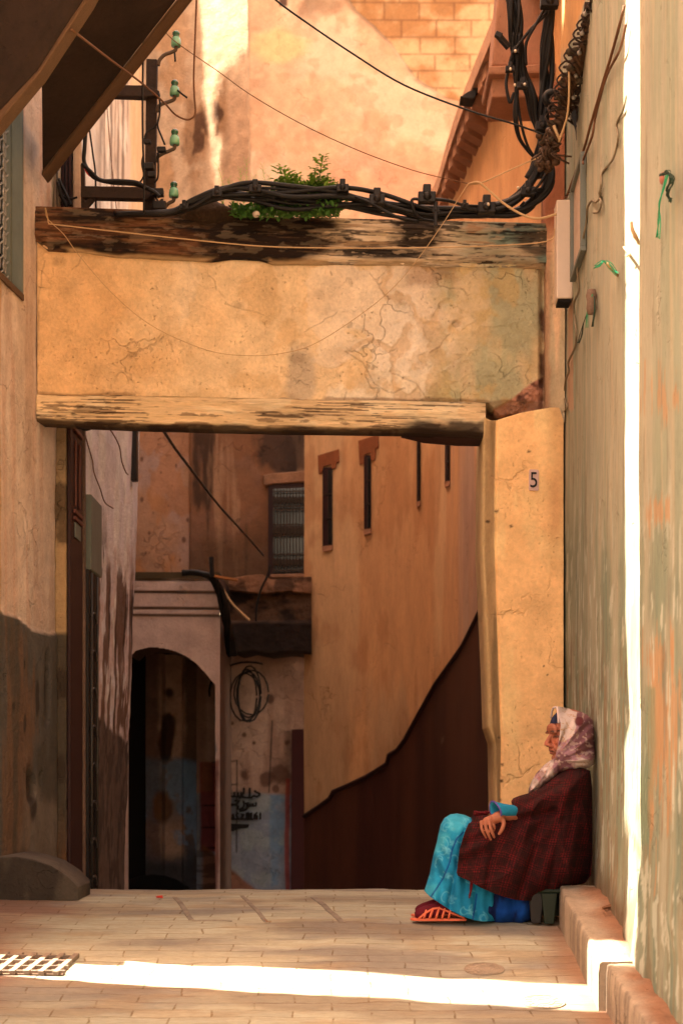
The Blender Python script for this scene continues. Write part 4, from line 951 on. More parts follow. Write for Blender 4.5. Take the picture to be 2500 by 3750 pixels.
def c_over(x, y, p):
    b = fb(p, (3, 1, 5), 5, 370); c = np.tile(np.array(A(112, 74, 48, .8)), (*x.shape, 1)); c = mx(c, A(60, 40, 28, .6), sm(-.1, .3, b)); return mx(c, A(60, 40, 28, .5), sm(2268, 2290, y + 16 * b))
surf('overhang', gridpx(842, 1140, 120, 70, [(842, 2160), (1140, 2160)], [(842, 2376), (880, 2392), (930, 2380), (990, 2394), (1060, 2384), (1140, 2392)], lambda x, y: 16.40 - .14 * sm(2270, 2284, y)), M['rubble'], wh2, c_over, lambda x, y, p: .05 * fb(p, (2.5, 1, 3), 5, 371), thick=.75)

def c_ledge(x, y, p):
    b = fb(p, (5, 1, 5), 4, 360); c = np.tile(np.array(A(184, 118, 76, .62)), (*x.shape, 1)); return mx(c, A(90, 56, 36, .5), .8 * sm(-.05, .3, b))
surf('ledge', gridpx(838, 1140, 120, 16, [(838, 2120), (900, 2108), (960, 2102), (990, 2120), (1140, 2112)], [(838, 2158), (900, 2168), (980, 2172), (1060, 2164), (1140, 2172)], 16.3), M['rubble'], wh2, c_ledge, lambda x, y, p: .05 * fb(p, (3, 1, 4), 4, 361), thick=.7)
flat('window_hood', [(962, 1738), (1000, 1732), (1140, 1722), (1140, 1762), (1000, 1772), (968, 1778)], 16.93, .2, palel, wh2)
b = MB(); b.prism([P(982, 1776, 16.97), P(1130, 1768, 16.97), P(1130, 2108, 16.97), P(982, 2112, 16.97)], (0, .05, 0))
w_ = b.build('window', M['darkwood'], wh2)
b = MB(); b.prism([P(1000, 1790, 16.96), P(1130, 1785, 16.96), P(1130, 2098, 16.96), P(1000, 2100, 16.96)], (0, .03, 0)); b.build('pane', M['window'], w_)
b = MB(); Yg = 16.9
for i in range(11):
    x = 1004 + i * 11.5; b.tube([P(x, 1785, Yg), P(x, 2100, Yg)], .006, 4)
for q in (1800, 1855, 1868, 1922, 1930, 1962, 2030, 2090): b.tube([P(1000, q, Yg), P(1126, q - 2, Yg)], .008, 4)
for i in range(11):
    for q in (1832, 1945, 2060): b.tube([P(1004 + i * 11.5 + 5 * math.sin(a), q + 16 * math.cos(a), Yg - .01) for a in np.linspace(0, 5.2, 7)], .006, 4)
b.build('grille', mat('worn_grille', color=A(84, 56, 36, .4), bump=.2), w_)
flat('sill', [(990, 2102), (1135, 2100), (1135, 2114), (986, 2116)], 16.85, .2, palel, w_)
b = MB(); b.prism([P(1068, 2672, 17.02), P(1125, 2670, 17.02), P(1125, 3420, 17.02), P(1064, 3420, 17.02)], (0, .06, 0)); b.build('door', mat('dark_red_door', color=A(60, 18, 14, .6)), wh2)
# painted writing on the lower wall
def g(*q): return [P(750 + a * .1913, 2850 + c_ * .1913, 17.055) for a, c_ in q]
b = MB()
for s_ in (g((1065, 300), (985, 265), (945, 235)), g((1060, 305), (1000, 355), (940, 335), (880, 372), (780, 372), (700, 350), (600, 352), (480, 345), (330, 365), (225, 365)), g((860, 180), (856, 360)), g((752, 178), (742, 290), (690, 360), (650, 380)),
           g((905, 395), (905, 405)), g((700, 262), (690, 345)), g((640, 265), (640, 345)), g((565, 262), (570, 345)), g((492, 262), (492, 345)), g((432, 188), (445, 350), (440, 430)), g((370, 262), (300, 285), (245, 345), (228, 240)), g((300, 290), (290, 350)),
           g((985, 460), (975, 530), (925, 528), (925, 475), (925, 528), (880, 528), (875, 475), (868, 528), (825, 520), (795, 470), (825, 460), (835, 540), (780, 600), (660, 622)), g((742, 430), (755, 500), (735, 560), (650, 605)), g((570, 432), (665, 430), (600, 500), (500, 512)),
           g((440, 380), (430, 480), (470, 600), (360, 560), (350, 480), (420, 440)), g((640, 520), (632, 600)),
           g((1062, 655), (1058, 790)), g((1010, 655), (960, 690), (1005, 720), (1000, 775), (958, 775), (958, 690)), g((895, 655), (890, 780)), g((850, 660), (805, 665), (812, 770), (850, 775), (850, 660)), g((690, 690), (745, 690), (700, 775)), g((640, 660), (600, 700), (640, 770)), g((540, 680), (520, 770), (560, 770), (540, 680)), g((470, 680), (430, 770)), g((380, 690), (340, 760), (390, 770)), g((320, 782), (930, 782))):
    b.tube(s_, .015, 4)
b.prism(g((370, 930), (450, 820), (475, 870), (850, 880), (830, 950), (620, 970), (560, 1000), (450, 1040)), (0, .02, 0))
tag(b.build('painted_writing', M['dark'], None), 'black hand painted Arabic writing, phone number and arrow on the far lower wall', 'writing')

# unseen notched wall, added to shape the patch of sun on the corner house
def back(px, py, X=-5.0):
    a = np.array(pa); d = np.array(pb) - a; t_ = (px - CX) / F            # (a0+s d0) = t (a1+s d1)
    s_ = (t_ * a[1] - a[0]) / (d[0] - t_ * d[1]); q = Vector((a[0] + s_ * d[0], a[1] + s_ * d[1], 0)); q.z = CZ + (HY - py) / F * q.y
    k_ = (X - q.x) / SD.x; return q + SD * k_
notch = [back(690, -900), back(722, 0), back(734, 250), back(738, 319), back(742, 414), back(748, 510), back(750, 545), back(756, 620), back(766, 740), back(782, 740), back(788, 620), back(790, 545), back(796, 510), back(800, 414), back(802, 310), back(832, 240), back(870, 190), back(912, 150), back(930, 120)]
b = MB(); Yhi, Ylo = 27, 20.45
poly = [(-5, Yhi, -2), (-5, Yhi, 17.5), (-5, notch[0].y + .3, 17.5)] + [(-5, q.y, min(q.z, 17.5)) for q in notch] + [(-5, Ylo, 17.0), (-5, Ylo, -2)]
b.prism(poly, (-.3, 0, 0)); o = b.build('wall', M['plaster']); o.name = 'sun_blocker_wall'
bh = thing('sun_blocker', (-5, 25, 0), 'unseen notched wall added behind the left row to shape the sun', 'house'); adopt(o, bh)
# ================================================================ THINGS ON AND AROUND THE BRIDGE WALL
def PP(q, Y): return [P(a[0], a[1], a[2] if len(a) > 2 else Y) for a in q]
# insulator post with its rails
glass_g = mat('green_glass', color=A(120, 160, 110, .8), bump=.05, sc=30, var=.3, rough=.18, spec=.6)
glass_d = mat('dark_green_glass', color=A(40, 84, 52, .7), bump=.05, sc=30, var=.3, rough=.15, spec=.6)
ip = thing('insulator_post', P(550, 775, 9.25), 'dark rusty iron post with two side rails and four curved insulator arms on the beam', 'post')
b = MB(); b.prism(PP([(536, 214), (576, 216), (572, 520), (566, 790), (528, 790), (533, 500)], 9.22), (0, .05, 0)); b.build('post', M['iron'], ip, bevel=.004)
for q in ([(330, 308), (540, 312), (584, 332), (582, 346), (535, 354), (330, 346)], [(296, 680), (535, 684), (570, 706), (540, 728), (296, 722)]):
    b = MB(); b.prism(PP(q, 9.18), (0, .06, 0)); b.build('rail', M['iron'], ip, bevel=.004)
b = MB(); b.prism(PP([(296, 604), (308, 606), (312, 770), (298, 770)], 9.2), (0, .05, 0)); b.bar(P(345, 722, 9.21), P(308, 765, 9.21), .03, .03); b.build('rail_leg', M['iron'], ip)
for ex, ey, wx, wy in ((645, 170, 580, 222), (640, 350, 575, 392), (640, 530, 575, 575), (637, 722, 580, 772)):
    b = MB(); b.tube(PP([(wx, wy + 18), (wx + 4, wy), (wx + 22, wy - 20 if ey < 300 else wy - 12), (ex - 18, ey + 22), (ex - 2, ey + 14), (ex, ey)], 9.2), .011, 7, smooth=5)
    arm = b.build('insulator_arm', mat('weathered_iron', color=A(110, 80, 56, .6), bump=.3, sc=80, var=.3, metal=.2, rough=.6), ip, True)
    base = P(ex, ey, 9.2); b = MB()
    b.lathe([(.0, 0), (.028, .0), (.030, .012), (.027, .040), (.020, .052)], base, n=14); bell = b.build('bell', glass_g, arm, True)
    b = MB(); b.lathe([(.019, .050), (.021, .054), (.016, .060), (.022, .068), (.022, .078), (.014, .088), (.0, .090)], base, n=14); b.build('cap', glass_d, arm, True)
b = MB()
for c_, r in (((578, 706), .035), ((585, 755), .04), ((592, 548), .025), ((540, 520), .02), ((546, 610), .03), ((555, 640), .025)):
    b = MB(); c0 = P(*c_, 9.16); b.box((c0.x - r, c0.y - r * .7, c0.z - r * .6), (c0.x + r, c0.y + r * .7, c0.z + r * .6)); b.build('clamp', M['blackiron'], ip, bevel=.006)
for q in ([(580, 340), (586, 380), (584, 420), (578, 450), (580, 470), (592, 500), (604, 530)], [(578, 450), (560, 470), (535, 490), (530, 520)], [(578, 560), (580, 600), (578, 650), (565, 670)], [(525, 570), (520, 600), (527, 640), (515, 665), (500, 670)], [(566, 712), (582, 740), (595, 730), (592, 760)], [(640, 195), (642, 225)], [(650, 330), (668, 345), (686, 358)]):
    b = MB(); b.tube(PP(q, 9.17), .006, 5, smooth=4); b.build('tie_wire', M['black'], ip, True)

# black cable bundles
bdl = thing('cable_bundle', P(1200, 780, 9.1), 'thick bundle of black cables running along the beam and up the wall', 'cables')
main = [(420, 785, 9.05), (560, 782, 9.0), (640, 775, 9.0), (700, 748, 8.98), (790, 712, 8.98), (900, 702, 9.0), (1060, 712, 9.0), (1250, 716, 9.05), (1400, 742, 9.1), (1560, 772, 9.12), (1680, 776, 9.14), (1800, 768, 9.14), (1880, 735, 9.12), (1940, 672, 9.1), (1975, 600, 9.08)]
R2 = random.Random(5)
b = MB()
for k in range(10):
    q = []
    for i, (a, c_, Y) in enumerate(main):
        s_ = 28 * math.sin(k * 1.7 + i * .75) + 12 * math.sin(k + i * 1.3); loose = 1.0 if 4 < i < 10 else .55
        if i < 3: s_ *= .3
        q.append(P(a, c_ + s_ * loose * .9 + (22 if 5 < i < 10 and k % 3 == 0 else 0), Y + .03 * math.cos(k * 1.7 + i * .5)))
    b.tube(q, R2.choice([.009, .011, .014]), 7, smooth=8)
b.build('cable', M['black'], bdl, True)
def run(path, nn, spread, rad, seed, sm_=8):
    R = random.Random(seed); b = MB()
    for k in range(nn):
        ph = R.random() * 6; b.tube([P(a + spread * w_ * math.sin(ph + i * .9), c_ + 4 * math.sin(ph * 2 + i), Y + .02 * math.cos(ph + i)) for i, (a, c_, Y, w_) in enumerate(path)], R.choice(rad), 7, smooth=sm_)
    return b
b = run([(1870, -60, 8.9, 1), (1885, 60, 8.9, .8), (1890, 160, 8.95, .7), (1905, 260, 9, .6), (1940, 340, 9, .6), (1960, 430, 9.05, .5), (1990, 500, 9.05, .6), (1985, 560, 9.08, .8), (1950, 650, 9.1, 1)], 9, 26, [.012, .015], 2)
b.build('cable', M['black'], bdl, True)
b = run([(2010, -60, 8.9, .6), (2010, 60, 8.9, .5), (2005, 180, 8.95, .9), (2000, 300, 9, .7), (1990, 400, 9.0, .5), (1985, 500, 9.05, .7), (2000, 590, 9.05, .6), (2010, 660, 9.05, .5), (1975, 720, 9.1, .8), (1920, 765, 9.14, 1), (1850, 785, 9.16, 1), (1760, 785, 9.16, 1)], 10, 24, [.013, .016], 3)
b.build('cable', M['black'], bdl, True)
b = run([(1890, 120, 8.9, .8), (1884, 250, 8.95, .8), (1888, 340, 9, .6), (1892, 430, 9, .8), (1910, 500, 9.05, .9), (1940, 550, 9.08, .9), (1975, 590, 9.1, .5)], 4, 14, [.008, .010], 8)
b.build('cable', M['black'], bdl, True)
b = MB()
for q in ([(2010, 0, 8.85), (1960, 90, 8.85), (1925, 160, 8.87), (1925, 240, 8.9)], [(2000, 50, 8.85), (1940, 110, 8.86), (1880, 190, 8.88), (1860, 250, 8.9)], [(1862, 250, 8.9), (1852, 310, 8.9), (1866, 375, 8.9), (1880, 340, 8.9)], [(2060, 370, 8.8), (2030, 340, 8.75), (2000, 345, 8.75), (1998, 370, 8.75), (2026, 400, 8.8)],
          [(1300, 722, 9.03), (1360, 745, 9.0), (1420, 780, 9.0), (1470, 800, 9.02), (1530, 812, 9.05)], [(1560, 735, 9.0), (1510, 730, 9.0), (1515, 770, 9.0), (1540, 800, 9.02), (1590, 812, 9.05)], [(1580, 728, 9.0), (1640, 735, 9.02), (1700, 752, 9.05), (1760, 756, 9.1)], [(1930, 705, 9.05), (1990, 690, 9.05)], [(1905, 755, 9.06), (1918, 740, 9.04)], [(2010, 610, 9), (1990, 650, 9), (1960, 690, 9.02), (1920, 715, 9.05)]):
    b = MB(); b.tube(PP(q, 9), .009 if q[0][0] != 2060 else .02, 6, smooth=6); b.build('loose_cable', M['black'], bdl, True)
def clamp(x, y, Y, s):
    b = MB(); c0 = P(x, y, Y); r = s
    b.box((c0.x - r, c0.y - r * .6, c0.z - r * .7), (c0.x + r, c0.y + r * .6, c0.z + r * .5)); b.box((c0.x - r * .45, c0.y - r * .7, c0.z + r * .3), (c0.x + r * .45, c0.y + r * .7, c0.z + r * 1.3))
    b.ball(c0 + Vector((0, -r * .6, -r * .1)), r * .5, nu=8, nv=6); return b.build('clamp', M['blackiron'], bdl, bevel=.006)
for x, y, Y, s in ((935, 690, 8.95, .035), (1254, 688, 9, .035), (1380, 730, 9.02, .045), (1562, 722, 9.0, .05), (1700, 752, 9.05, .022), (1780, 760, 9.08, .05), (1866, 252, 8.87, .026), (1885, 188, 8.87, .02), (1912, 312, 8.9, .03), (2010, 6, 8.8, .05), (1985, 462, 8.98, .04), (1932, 700, 9.05, .04), (795, 708, 8.94, .03), (675, 756, 8.95, .025), (1595, 770, 9.0, .02)):
    clamp(x, y, Y, s)
boltm = mat('bright_bolt', color=(.6, .5, .38), rough=.35, metal=.5, bump=.05)
for x, y in ((1868, 253), (1886, 187), (1920, 309), (1884, 312), (1896, 688), (1787, 748), (2012, 450)): c0 = P(x, y, 8.83); b = MB(); b.ball(c0, .009, nu=8, nv=6); b.build('bolt', boltm, bdl, True)
b = MB(); b.bar(P(1594, 740, 9.0), P(1594, 830, 9.0), .02, .03, up=(0, 1, 0)); b.build('bracket', M['blackiron'], bdl, bevel=.004); b = MB(); b.bar(P(1822, 128, 8.9), P(1862, 175, 8.92), .03, .03); b.bar(P(1820, 138, 8.9), P(1828, 120, 8.9), .03, .04); b.build('bracket', M['blackiron'], bdl, bevel=.004)

# twisted aerial cable on its ladder of hooks
rk = thing('hook_ladder', P(2130, 300, 8.2), 'twisted brown aerial cable clipped to a ladder of rusty hooks on the green wall', 'cable')
path = [(2236, -40, 7.75), (2200, 30, 7.9), (2168, 100, 8.0), (2150, 150, 8.1), (2118, 210, 8.2), (2096, 270, 8.3), (2080, 330, 8.4), (2062, 390, 8.5), (2048, 450, 8.55), (2022, 510, 8.6), (2008, 570, 8.65), (1998, 620, 8.7)]
brownc = mat('brown_insulation', color=A(92, 58, 34, .65), bump=.4, sc=70, var=.45, rough=.6)
cp_ = cr([P(*q) for q in path], 8); b = MB()
for k in range(4):
    q = []
    for i, c0 in enumerate(cp_):
        a = i * .55 + k * 1.57 + .3 * math.sin(i * .7 + k); r = .026 + .009 * math.sin(i * .9 + k * 2); q.append(c0 + Vector((math.cos(a) * r, math.sin(a) * r, 0)))
    b.tube(q, .0155, 6)
b.build('twisted_cable', brownc, rk, True)
R3 = random.Random(9)
for i, (x, y, Y) in enumerate([(2202, 25, 7.9), (2178, 62, 7.97), (2160, 96, 8.02), (2146, 130, 8.08), (2130, 168, 8.15), (2112, 208, 8.22), (2094, 252, 8.3), (2085, 296, 8.37), (2074, 332, 8.42), (2060, 368, 8.47), (2052, 402, 8.52), (2042, 432, 8.55)]):
    b = MB(); c0 = P(x, y, Y); wx = RX(Y) + .0
    b.tube([c0 + Vector((-.05, -.02, 0)), c0 + Vector((0, -.05, -.012)), c0 + Vector((.05, -.03, 0)), c0 + Vector((.10, 0, .005)), Vector((wx, Y + .05, c0.z + .01))], .0085, 5)
    b.tube([c0 + Vector((.05, -.02, -.02)), Vector((wx, Y + .05, c0.z - .025))], .006, 5)
    e = Vector((wx - .02, Y, c0.z)); b.box(tuple(e - Vector((.018, .02, .016))), tuple(e + Vector((.018, .02, .016))))
    hook = b.build('hook', M['iron'], rk, bevel=.002)
    b = MB(); b.tube([c0 + Vector((math.cos(a) * .043 - .03, -.03 + .01 * math.sin(3 * a), math.sin(a) * .035 - .01)) for a in np.linspace(.8, 5.2, 9)], .0055, 5); b.build('loop', M['iron'], hook, True)
    if i % 2 == 0:
        b = MB(); b.ball(e + Vector((-.02, -.03, -.05)), (.013, .008, .013), nu=10, nv=6); b.tube([e + Vector((-.01, -.01, -.01)), e + Vector((-.02, -.03, -.05))], .003, 4); b.build('ring', M['steel'], hook, True)
clipm = mat('dusty_clip', color=A(84, 62, 40, .6), bump=.5, sc=90, var=.5)
for k in range(44):
    i = R3.randrange(0, len(cp_)); c0 = cp_[i] + Vector((R3.uniform(-.05, .06), -.03, R3.uniform(-.03, .03))); s_ = R3.uniform(.008, .02); b = MB(); b.ball(c0, (s_ * 1.4, s_, s_), nu=7, nv=5); b.build('clip', clipm, rk)
b = MB()
for k in range(46):
    c0 = P(2000 + R3.gauss(0, 14), 545 + R3.gauss(0, 34), 8.62); s_ = R3.uniform(.01, .028); b.ball(c0, (s_, s_, s_ * .8), nu=7, nv=5)
for k in range(14): c0 = P(2008 + R3.gauss(0, 14), 550 + R3.gauss(0, 40), 8.58); b.tube([c0, c0 + Vector((R3.uniform(-.05, .05), -.02, R3.uniform(-.05, .05))), c0 + Vector((R3.uniform(-.06, .08), 0, R3.uniform(-.07, .05)))], .005, 4, smooth=3)
b.build('connector_knot', brownc, rk, True)
b = MB(); b.prism(PP([(2100, 400), (2108, 405), (2110, 512), (2106, 470), (2090, 420)], 8.35), (0, .02, 0)); b.build('frayed_tape', M['black'], rk)
b = MB(); b.tube(PP([(2026, 460, 8.5), (2036, 485, 8.5), (2048, 510, 8.5)], 8.5), .009, 5); b.tube(PP([(2082, 260, 8.25), (2082, 350, 8.3), (2076, 420, 8.35), (2062, 470, 8.4), (2045, 520, 8.45)], 8.4), .006, 5, smooth=4); b.build('pale_lead', M['cord'], rk, True)

# wires
def W_(label, q, Y, r, m, group=None, smooth=6): return wire('wire', PP(q, Y), r, m, label, 'wire', group, smooth)
W_('black wire sagging across the far house to the cable knot', [(960, -60, 8.4), (1010, 0, 8.4), (1130, 88), (1290, 196), (1480, 312), (1720, 406), (1880, 454), (2010, 500)], 8.6, .0055, M['black'])
W_('thin brown wire crossing the far house down to the knotted pale cord', [(588, 100), (650, 158), (800, 262), (920, 348), (1100, 452), (1300, 546), (1500, 620), (1640, 656), (1714, 672)], 9.0, .0026, M['cordbrown'])
W_('pale cord rising right from its knot to the cable clips', [(1714, 674, 8.95), (1760, 670), (1850, 630), (1930, 594), (1998, 566)], 8.8, .0042, M['cord'])
W_('pale cord sagging from its knot to the cream box', [(1714, 674, 8.95), (1750, 668), (1780, 690), (1850, 750), (1920, 790), (1975, 800), (2036, 784)], 8.8, .0068, M['cord'])
W_('pale cord looping down in a long sag in front of the yellow plaster', [(166, 762, 8.8), (172, 795), (196, 822), (236, 860), (290, 935), (400, 1062), (520, 1168), (640, 1236), (780, 1288), (900, 1302), (1020, 1296), (1140, 1264), (1280, 1180), (1420, 1072), (1520, 960), (1620, 820), (1700, 692), (1716, 672)], 8.88, .0022, M['cord'], smooth=8)
W_('pale cord strung nearly straight along the face of the upper timber', [(168, 762, 8.8), (176, 800), (180, 818), (200, 822), (400, 845), (700, 878), (960, 902), (1200, 908), (1500, 908), (1800, 900), (2000, 884), (2030, 840), (2034, 800)], 8.9, .0034, M['cord'], smooth=4)
W_('brown cord looping from the nearest dark slab down beside the insulator post', [(262, 108, 6.35), (380, 200, 7.2), (520, 305, 8.2), (600, 375, 8.6), (640, 418, 8.8), (680, 438, 8.8), (705, 432, 8.8), (716, 410, 8.8), (712, 350, 8.8), (710, 280, 8.8), (714, 160, 8.8), (720, 0, 8.8), (722, -80, 8.8)], 8.8, .0055, M['cordbrown'], smooth=6)
W_('thin black wire hanging straight down in front of the post', [(527, -80), (524, 200), (522, 400), (524, 540), (528, 640), (527, 780)], 8.5, .006, M['black'], smooth=3)
W_('thick black cable looped over the lower rail of the post', [(316, 440, 9.1), (310, 540, 9.1), (308, 590), (325, 625), (350, 652), (410, 668), (500, 675), (560, 700), (585, 720)], 9.1, .013, M['black'])
W_('red wire twisted beside the black cable left of the post', [(321, 450), (314, 540), (308, 600), (318, 630), (330, 645)], 9.13, .005, M['red'])
W_('black cable bent over the rail with a second strand', [(300, 600), (330, 625), (370, 660), (430, 662), (500, 668), (540, 690)], 9.08, .011, M['black'])
W_('thin dark line down the streaked house wall nearer the slab', [(322, 430), (340, 560), (350, 640), (352, 775)], 9.3, .006, M['black'])
W_('hair thin dark line down the middle of the streaked house wall', [(390, 350), (402, 520), (415, 660), (428, 775)], 12.5, .004, M['cordbrown'])
W_('dark wire slanting down across the brown stained house to its window', [(585, 1555, 9.7), (640, 1640, 11), (700, 1720, 12.2), (800, 1850, 14), (900, 1960, 15.6), (965, 2035, 16.7)], 14, .011, M['black'], smooth=4)
W_('dark wire hanging from the grilled window over the ledge', [(990, 2070), (978, 2110), (955, 2160), (940, 2220), (937, 2275)], 16.2, .012, M['black'])
W_('pale wire curling down beside the dark overhang', [(800, 2115), (818, 2160), (850, 2210), (885, 2245), (914, 2272)], 15.9, .012, M['cord'])
lcb = run([(668, 2098, 15.3, .2), (720, 2098, 15.3, .4), (770, 2112, 15.3, .6), (800, 2150, 15.35, .9), (818, 2210, 15.4, 1), (828, 2270, 15.5, 1), (838, 2330, 15.9, 1.2), (850, 2400, 16, 1.4)], 7, 11, [.018, .022], 21)
tag(lcb.build('cable_run', M['black'], None, True), 'dark cables bending down between the arched house and the overhang', 'cables')
b = MB(); R4 = random.Random(3)
for k in range(5):
    c0 = P(915, 2540, 16.9); r1, r2 = R4.uniform(.10, .2), R4.uniform(.18, .30); ph = R4.uniform(-.3, .3)
    b.tube([c0 + Vector((r1 * math.cos(a) + ph * .2, .03 * math.sin(a * 2 + k), r2 * math.sin(a) + ph * .15)) for a in np.linspace(0, 6.2, 18)], .009, 5)
tag(b.build('cable_coil', M['black'], None, True), 'dark coil of cable hanging under the overhang at the lane end', 'cable coil')
b = MB(); b.tube([P(790 + 0 * a, 2500, 16.9) + Vector((.42 * math.cos(a) + .35, 0, .32 * math.sin(a) - .1)) for a in np.linspace(1.2, 3.3, 12)], .012, 5)
tag(b.build('cable_arc', M['blackiron'], None, True), 'thin arc of cable on the wall right of the dark arch', 'wire')
b = MB(); b.prism([P(780, 2104, 15.2), P(868, 2119, 15.2), P(868, 2126, 15.2), P(780, 2111, 15.2)], (0, .1, 0)); tag(b.build('wooden_slat', mat('orange_wood', color=A(206, 120, 60, .7), bump=.2), None), 'thin orange wooden slat jutting over the cables at the lane end', 'slat')
b = MB(); b.tube(PP([(773, 2040), (776, 2100), (778, 2112)], 15.2), .025, 5); tag(b.build('iron_spike', M['blackiron'], None), 'short black iron spike standing above the arched house roof', 'spike')
b = MB(); b.tube([P(316, 1556, 9.5) + Vector((.04 * math.cos(a), 0, .03 * math.sin(a))) for a in np.linspace(0, 6.28, 14)], .007, 6); tag(b.build('iron_ring', M['blackiron'], None, True), 'small black iron ring under the left end of the lower timber', 'ring')

# shutters and pipes in the upper left corner above the beam
sp = thing('service_pipes', P(210, 700, 9.3), 'pair of grey pipes rising behind the left end of the upper timber', 'pipes')
for x in (193, 216): b = MB(); b.tube([P(x, 480, 9.35), P(x, 800, 9.35)], .013, 9); b.build('pipe', M['steel'], sp, True)
sh_ = thing('dark_shutter', P(240, 650, 9.5), 'dark wooden shutter beside the grey pipes above the beam', 'shutter')
flat('shutter_leaf', [(176, 420), (266, 400), (266, 800), (176, 800)], 9.43, .04, M['blackiron'], sh_)
b = MB()
for x in (232, 246, 258): b.bar(P(x, 430, 9.41), P(x, 790, 9.41), .012, .02, up=(0, 1, 0))
b.build('batten', M['darkwood'], sh_)
flat('return_trim', [(266, 400), (296, 380), (298, 800), (268, 800)], 9.42, .05, mat('trim_plaster', color=A(232, 176, 128, .62), bump=.4), sh_)
b = MB(); b.tube(PP([(216, 655), (232, 690), (250, 725), (262, 755)], 9.3), .009, 6, smooth=3); b.tube(PP([(214, 668), (225, 715), (250, 765)], 9.3), .012, 6, smooth=3); b.tube(PP([(216, 715), (255, 728), (284, 722)], 9.3), .006, 6, smooth=3); b.build('loose_cable', M['black'], sh_, True)

# plants, mound and stone on the beam
leafm = mat('leaf_green', color=A(70, 100, 34, .8), bump=.1, sc=30, var=.4, rough=.55); leafm2 = mat('young_leaf', color=A(138, 150, 56, .9), bump=.1, sc=30, var=.3, rough=.55)
stemm = mat('plant_stem', color=A(110, 110, 60, .7), bump=.1)
def leaf(b, p, d, L, Wd, up):
    d = d.normalized(); s_ = d.cross(up); s_ = s_.normalized() if s_.length > 1e-3 else Vector((1, 0, 0)); n_ = s_.cross(d)
    q = [p, p + d * L * .35 + s_ * Wd * .5 + n_ * L * .08, p + d * L * .75 + s_ * Wd * .36 + n_ * L * .04, p + d * L - n_ * L * .1, p + d * L * .75 - s_ * Wd * .36 + n_ * L * .04, p + d * L * .35 - s_ * Wd * .5 + n_ * L * .08]
    m_ = [p + d * L * .35, p + d * L * .75]
    b.add(q + m_, [(0, 1, 6), (1, 2, 7, 6), (2, 3, 7), (0, 6, 5), (6, 7, 4, 5), (7, 3, 4)])
def herb(tip, root, Y, nl, seed, big, label):
    R = random.Random(seed); t = thing('wall_herb', P(*root, Y), label, 'plant', 'herbs growing on the beam')
    a, c0 = P(*root, Y), P(*tip, Y - .03); mid = (a + c0) / 2 + Vector((R.uniform(-.03, .03), 0, 0)); sp_ = cr([a, mid, c0], 12)
    b = MB(); b.tube(sp_, [.006, .002], 5); b.build('stem', stemm, t, True)
    b = MB(); b2 = MB()
    for i in range(2, len(sp_)):
        f = i / len(sp_)
        for k in range(2):
            for side in (1, -1):
                ang = i * 1.57 + k * .8; L = big * (1.15 - .75 * f) * R.uniform(.7, 1.2)
                d = Vector((math.cos(ang) * side, math.sin(ang) * side * .8, R.uniform(.0, .5)))
                p = sp_[i] + d * .01; br = R.random() < .75 and f < .9
                if br:
                    q = p + d * L * R.uniform(.5, 1.3); (b2 if f > .6 else b).tube([p, q], .0015, 3)
                    for j in range(3): leaf(b2 if f > .5 or R.random() < .3 else b, q - d * L * .3 * j, Vector((d.x + R.uniform(-.8, .8), d.y + R.uniform(-.8, .8), d.z + R.uniform(-.5, .4))), L * .8, L * .5, Vector((0, 0, 1)))
                leaf(b2 if f > .5 else b, p, d, L, L * .5, Vector((0, 0, 1)))
    b.build('foliage', leafm, t); b2.build('young_foliage', leafm2, t)
herb((1183, 572), (1180, 792), 9.12, 40, 1, .060, 'tallest green herb on the beam, its pointed tip high above the cables')
herb((1032, 612), (1045, 790), 9.12, 40, 2, .062, 'broad leaved green herb left of the tallest one on the beam')
herb((1090, 636), (1090, 790), 9.14, 30, 3, .052, 'medium green herb between the two tall ones on the beam')
herb((1122, 668), (1130, 792), 9.10, 30, 4, .055, 'short bushy green herb just left of the tallest one')
herb((1245, 672), (1225, 790), 9.12, 30, 5, .042, 'short slanting green herb right of the tallest one')
herb((1068, 650), (1072, 792), 9.16, 30, 11, .058, 'leafy green herb leaning behind the broad leaved one')
herb((1152, 640), (1150, 792), 9.16, 30, 12, .056, 'leafy herb close against the left of the tallest herb stem')
herb((1212, 655), (1202, 792), 9.15, 30, 13, .052, 'leafy herb close against the right of the tallest herb stem')
R5 = random.Random(6); b = MB()
for k in range(1900):
    x = R5.uniform(850, 1235); top = 735 + 20 * math.sin(x * .03) + (-20 if 1000 < x < 1180 else 10) - (45 * math.exp(-((x - 1110) / 90) ** 2)); y = R5.uniform(top, 800); Y = R5.uniform(9.03, 9.3)
    if 1205 < x and R5.random() < .5: continue
    leaf(b, P(x, y, Y), Vector((R5.uniform(-1, 1), R5.uniform(-1, .4), R5.uniform(-.3, .7))), R5.uniform(.022, .05), R5.uniform(.014, .03), Vector((0, 0, 1)))
tag(b.build('ground_cover', leafm, None), 'low mat of dark green leaves on top of the timber beam', 'ground cover', kind='stuff')
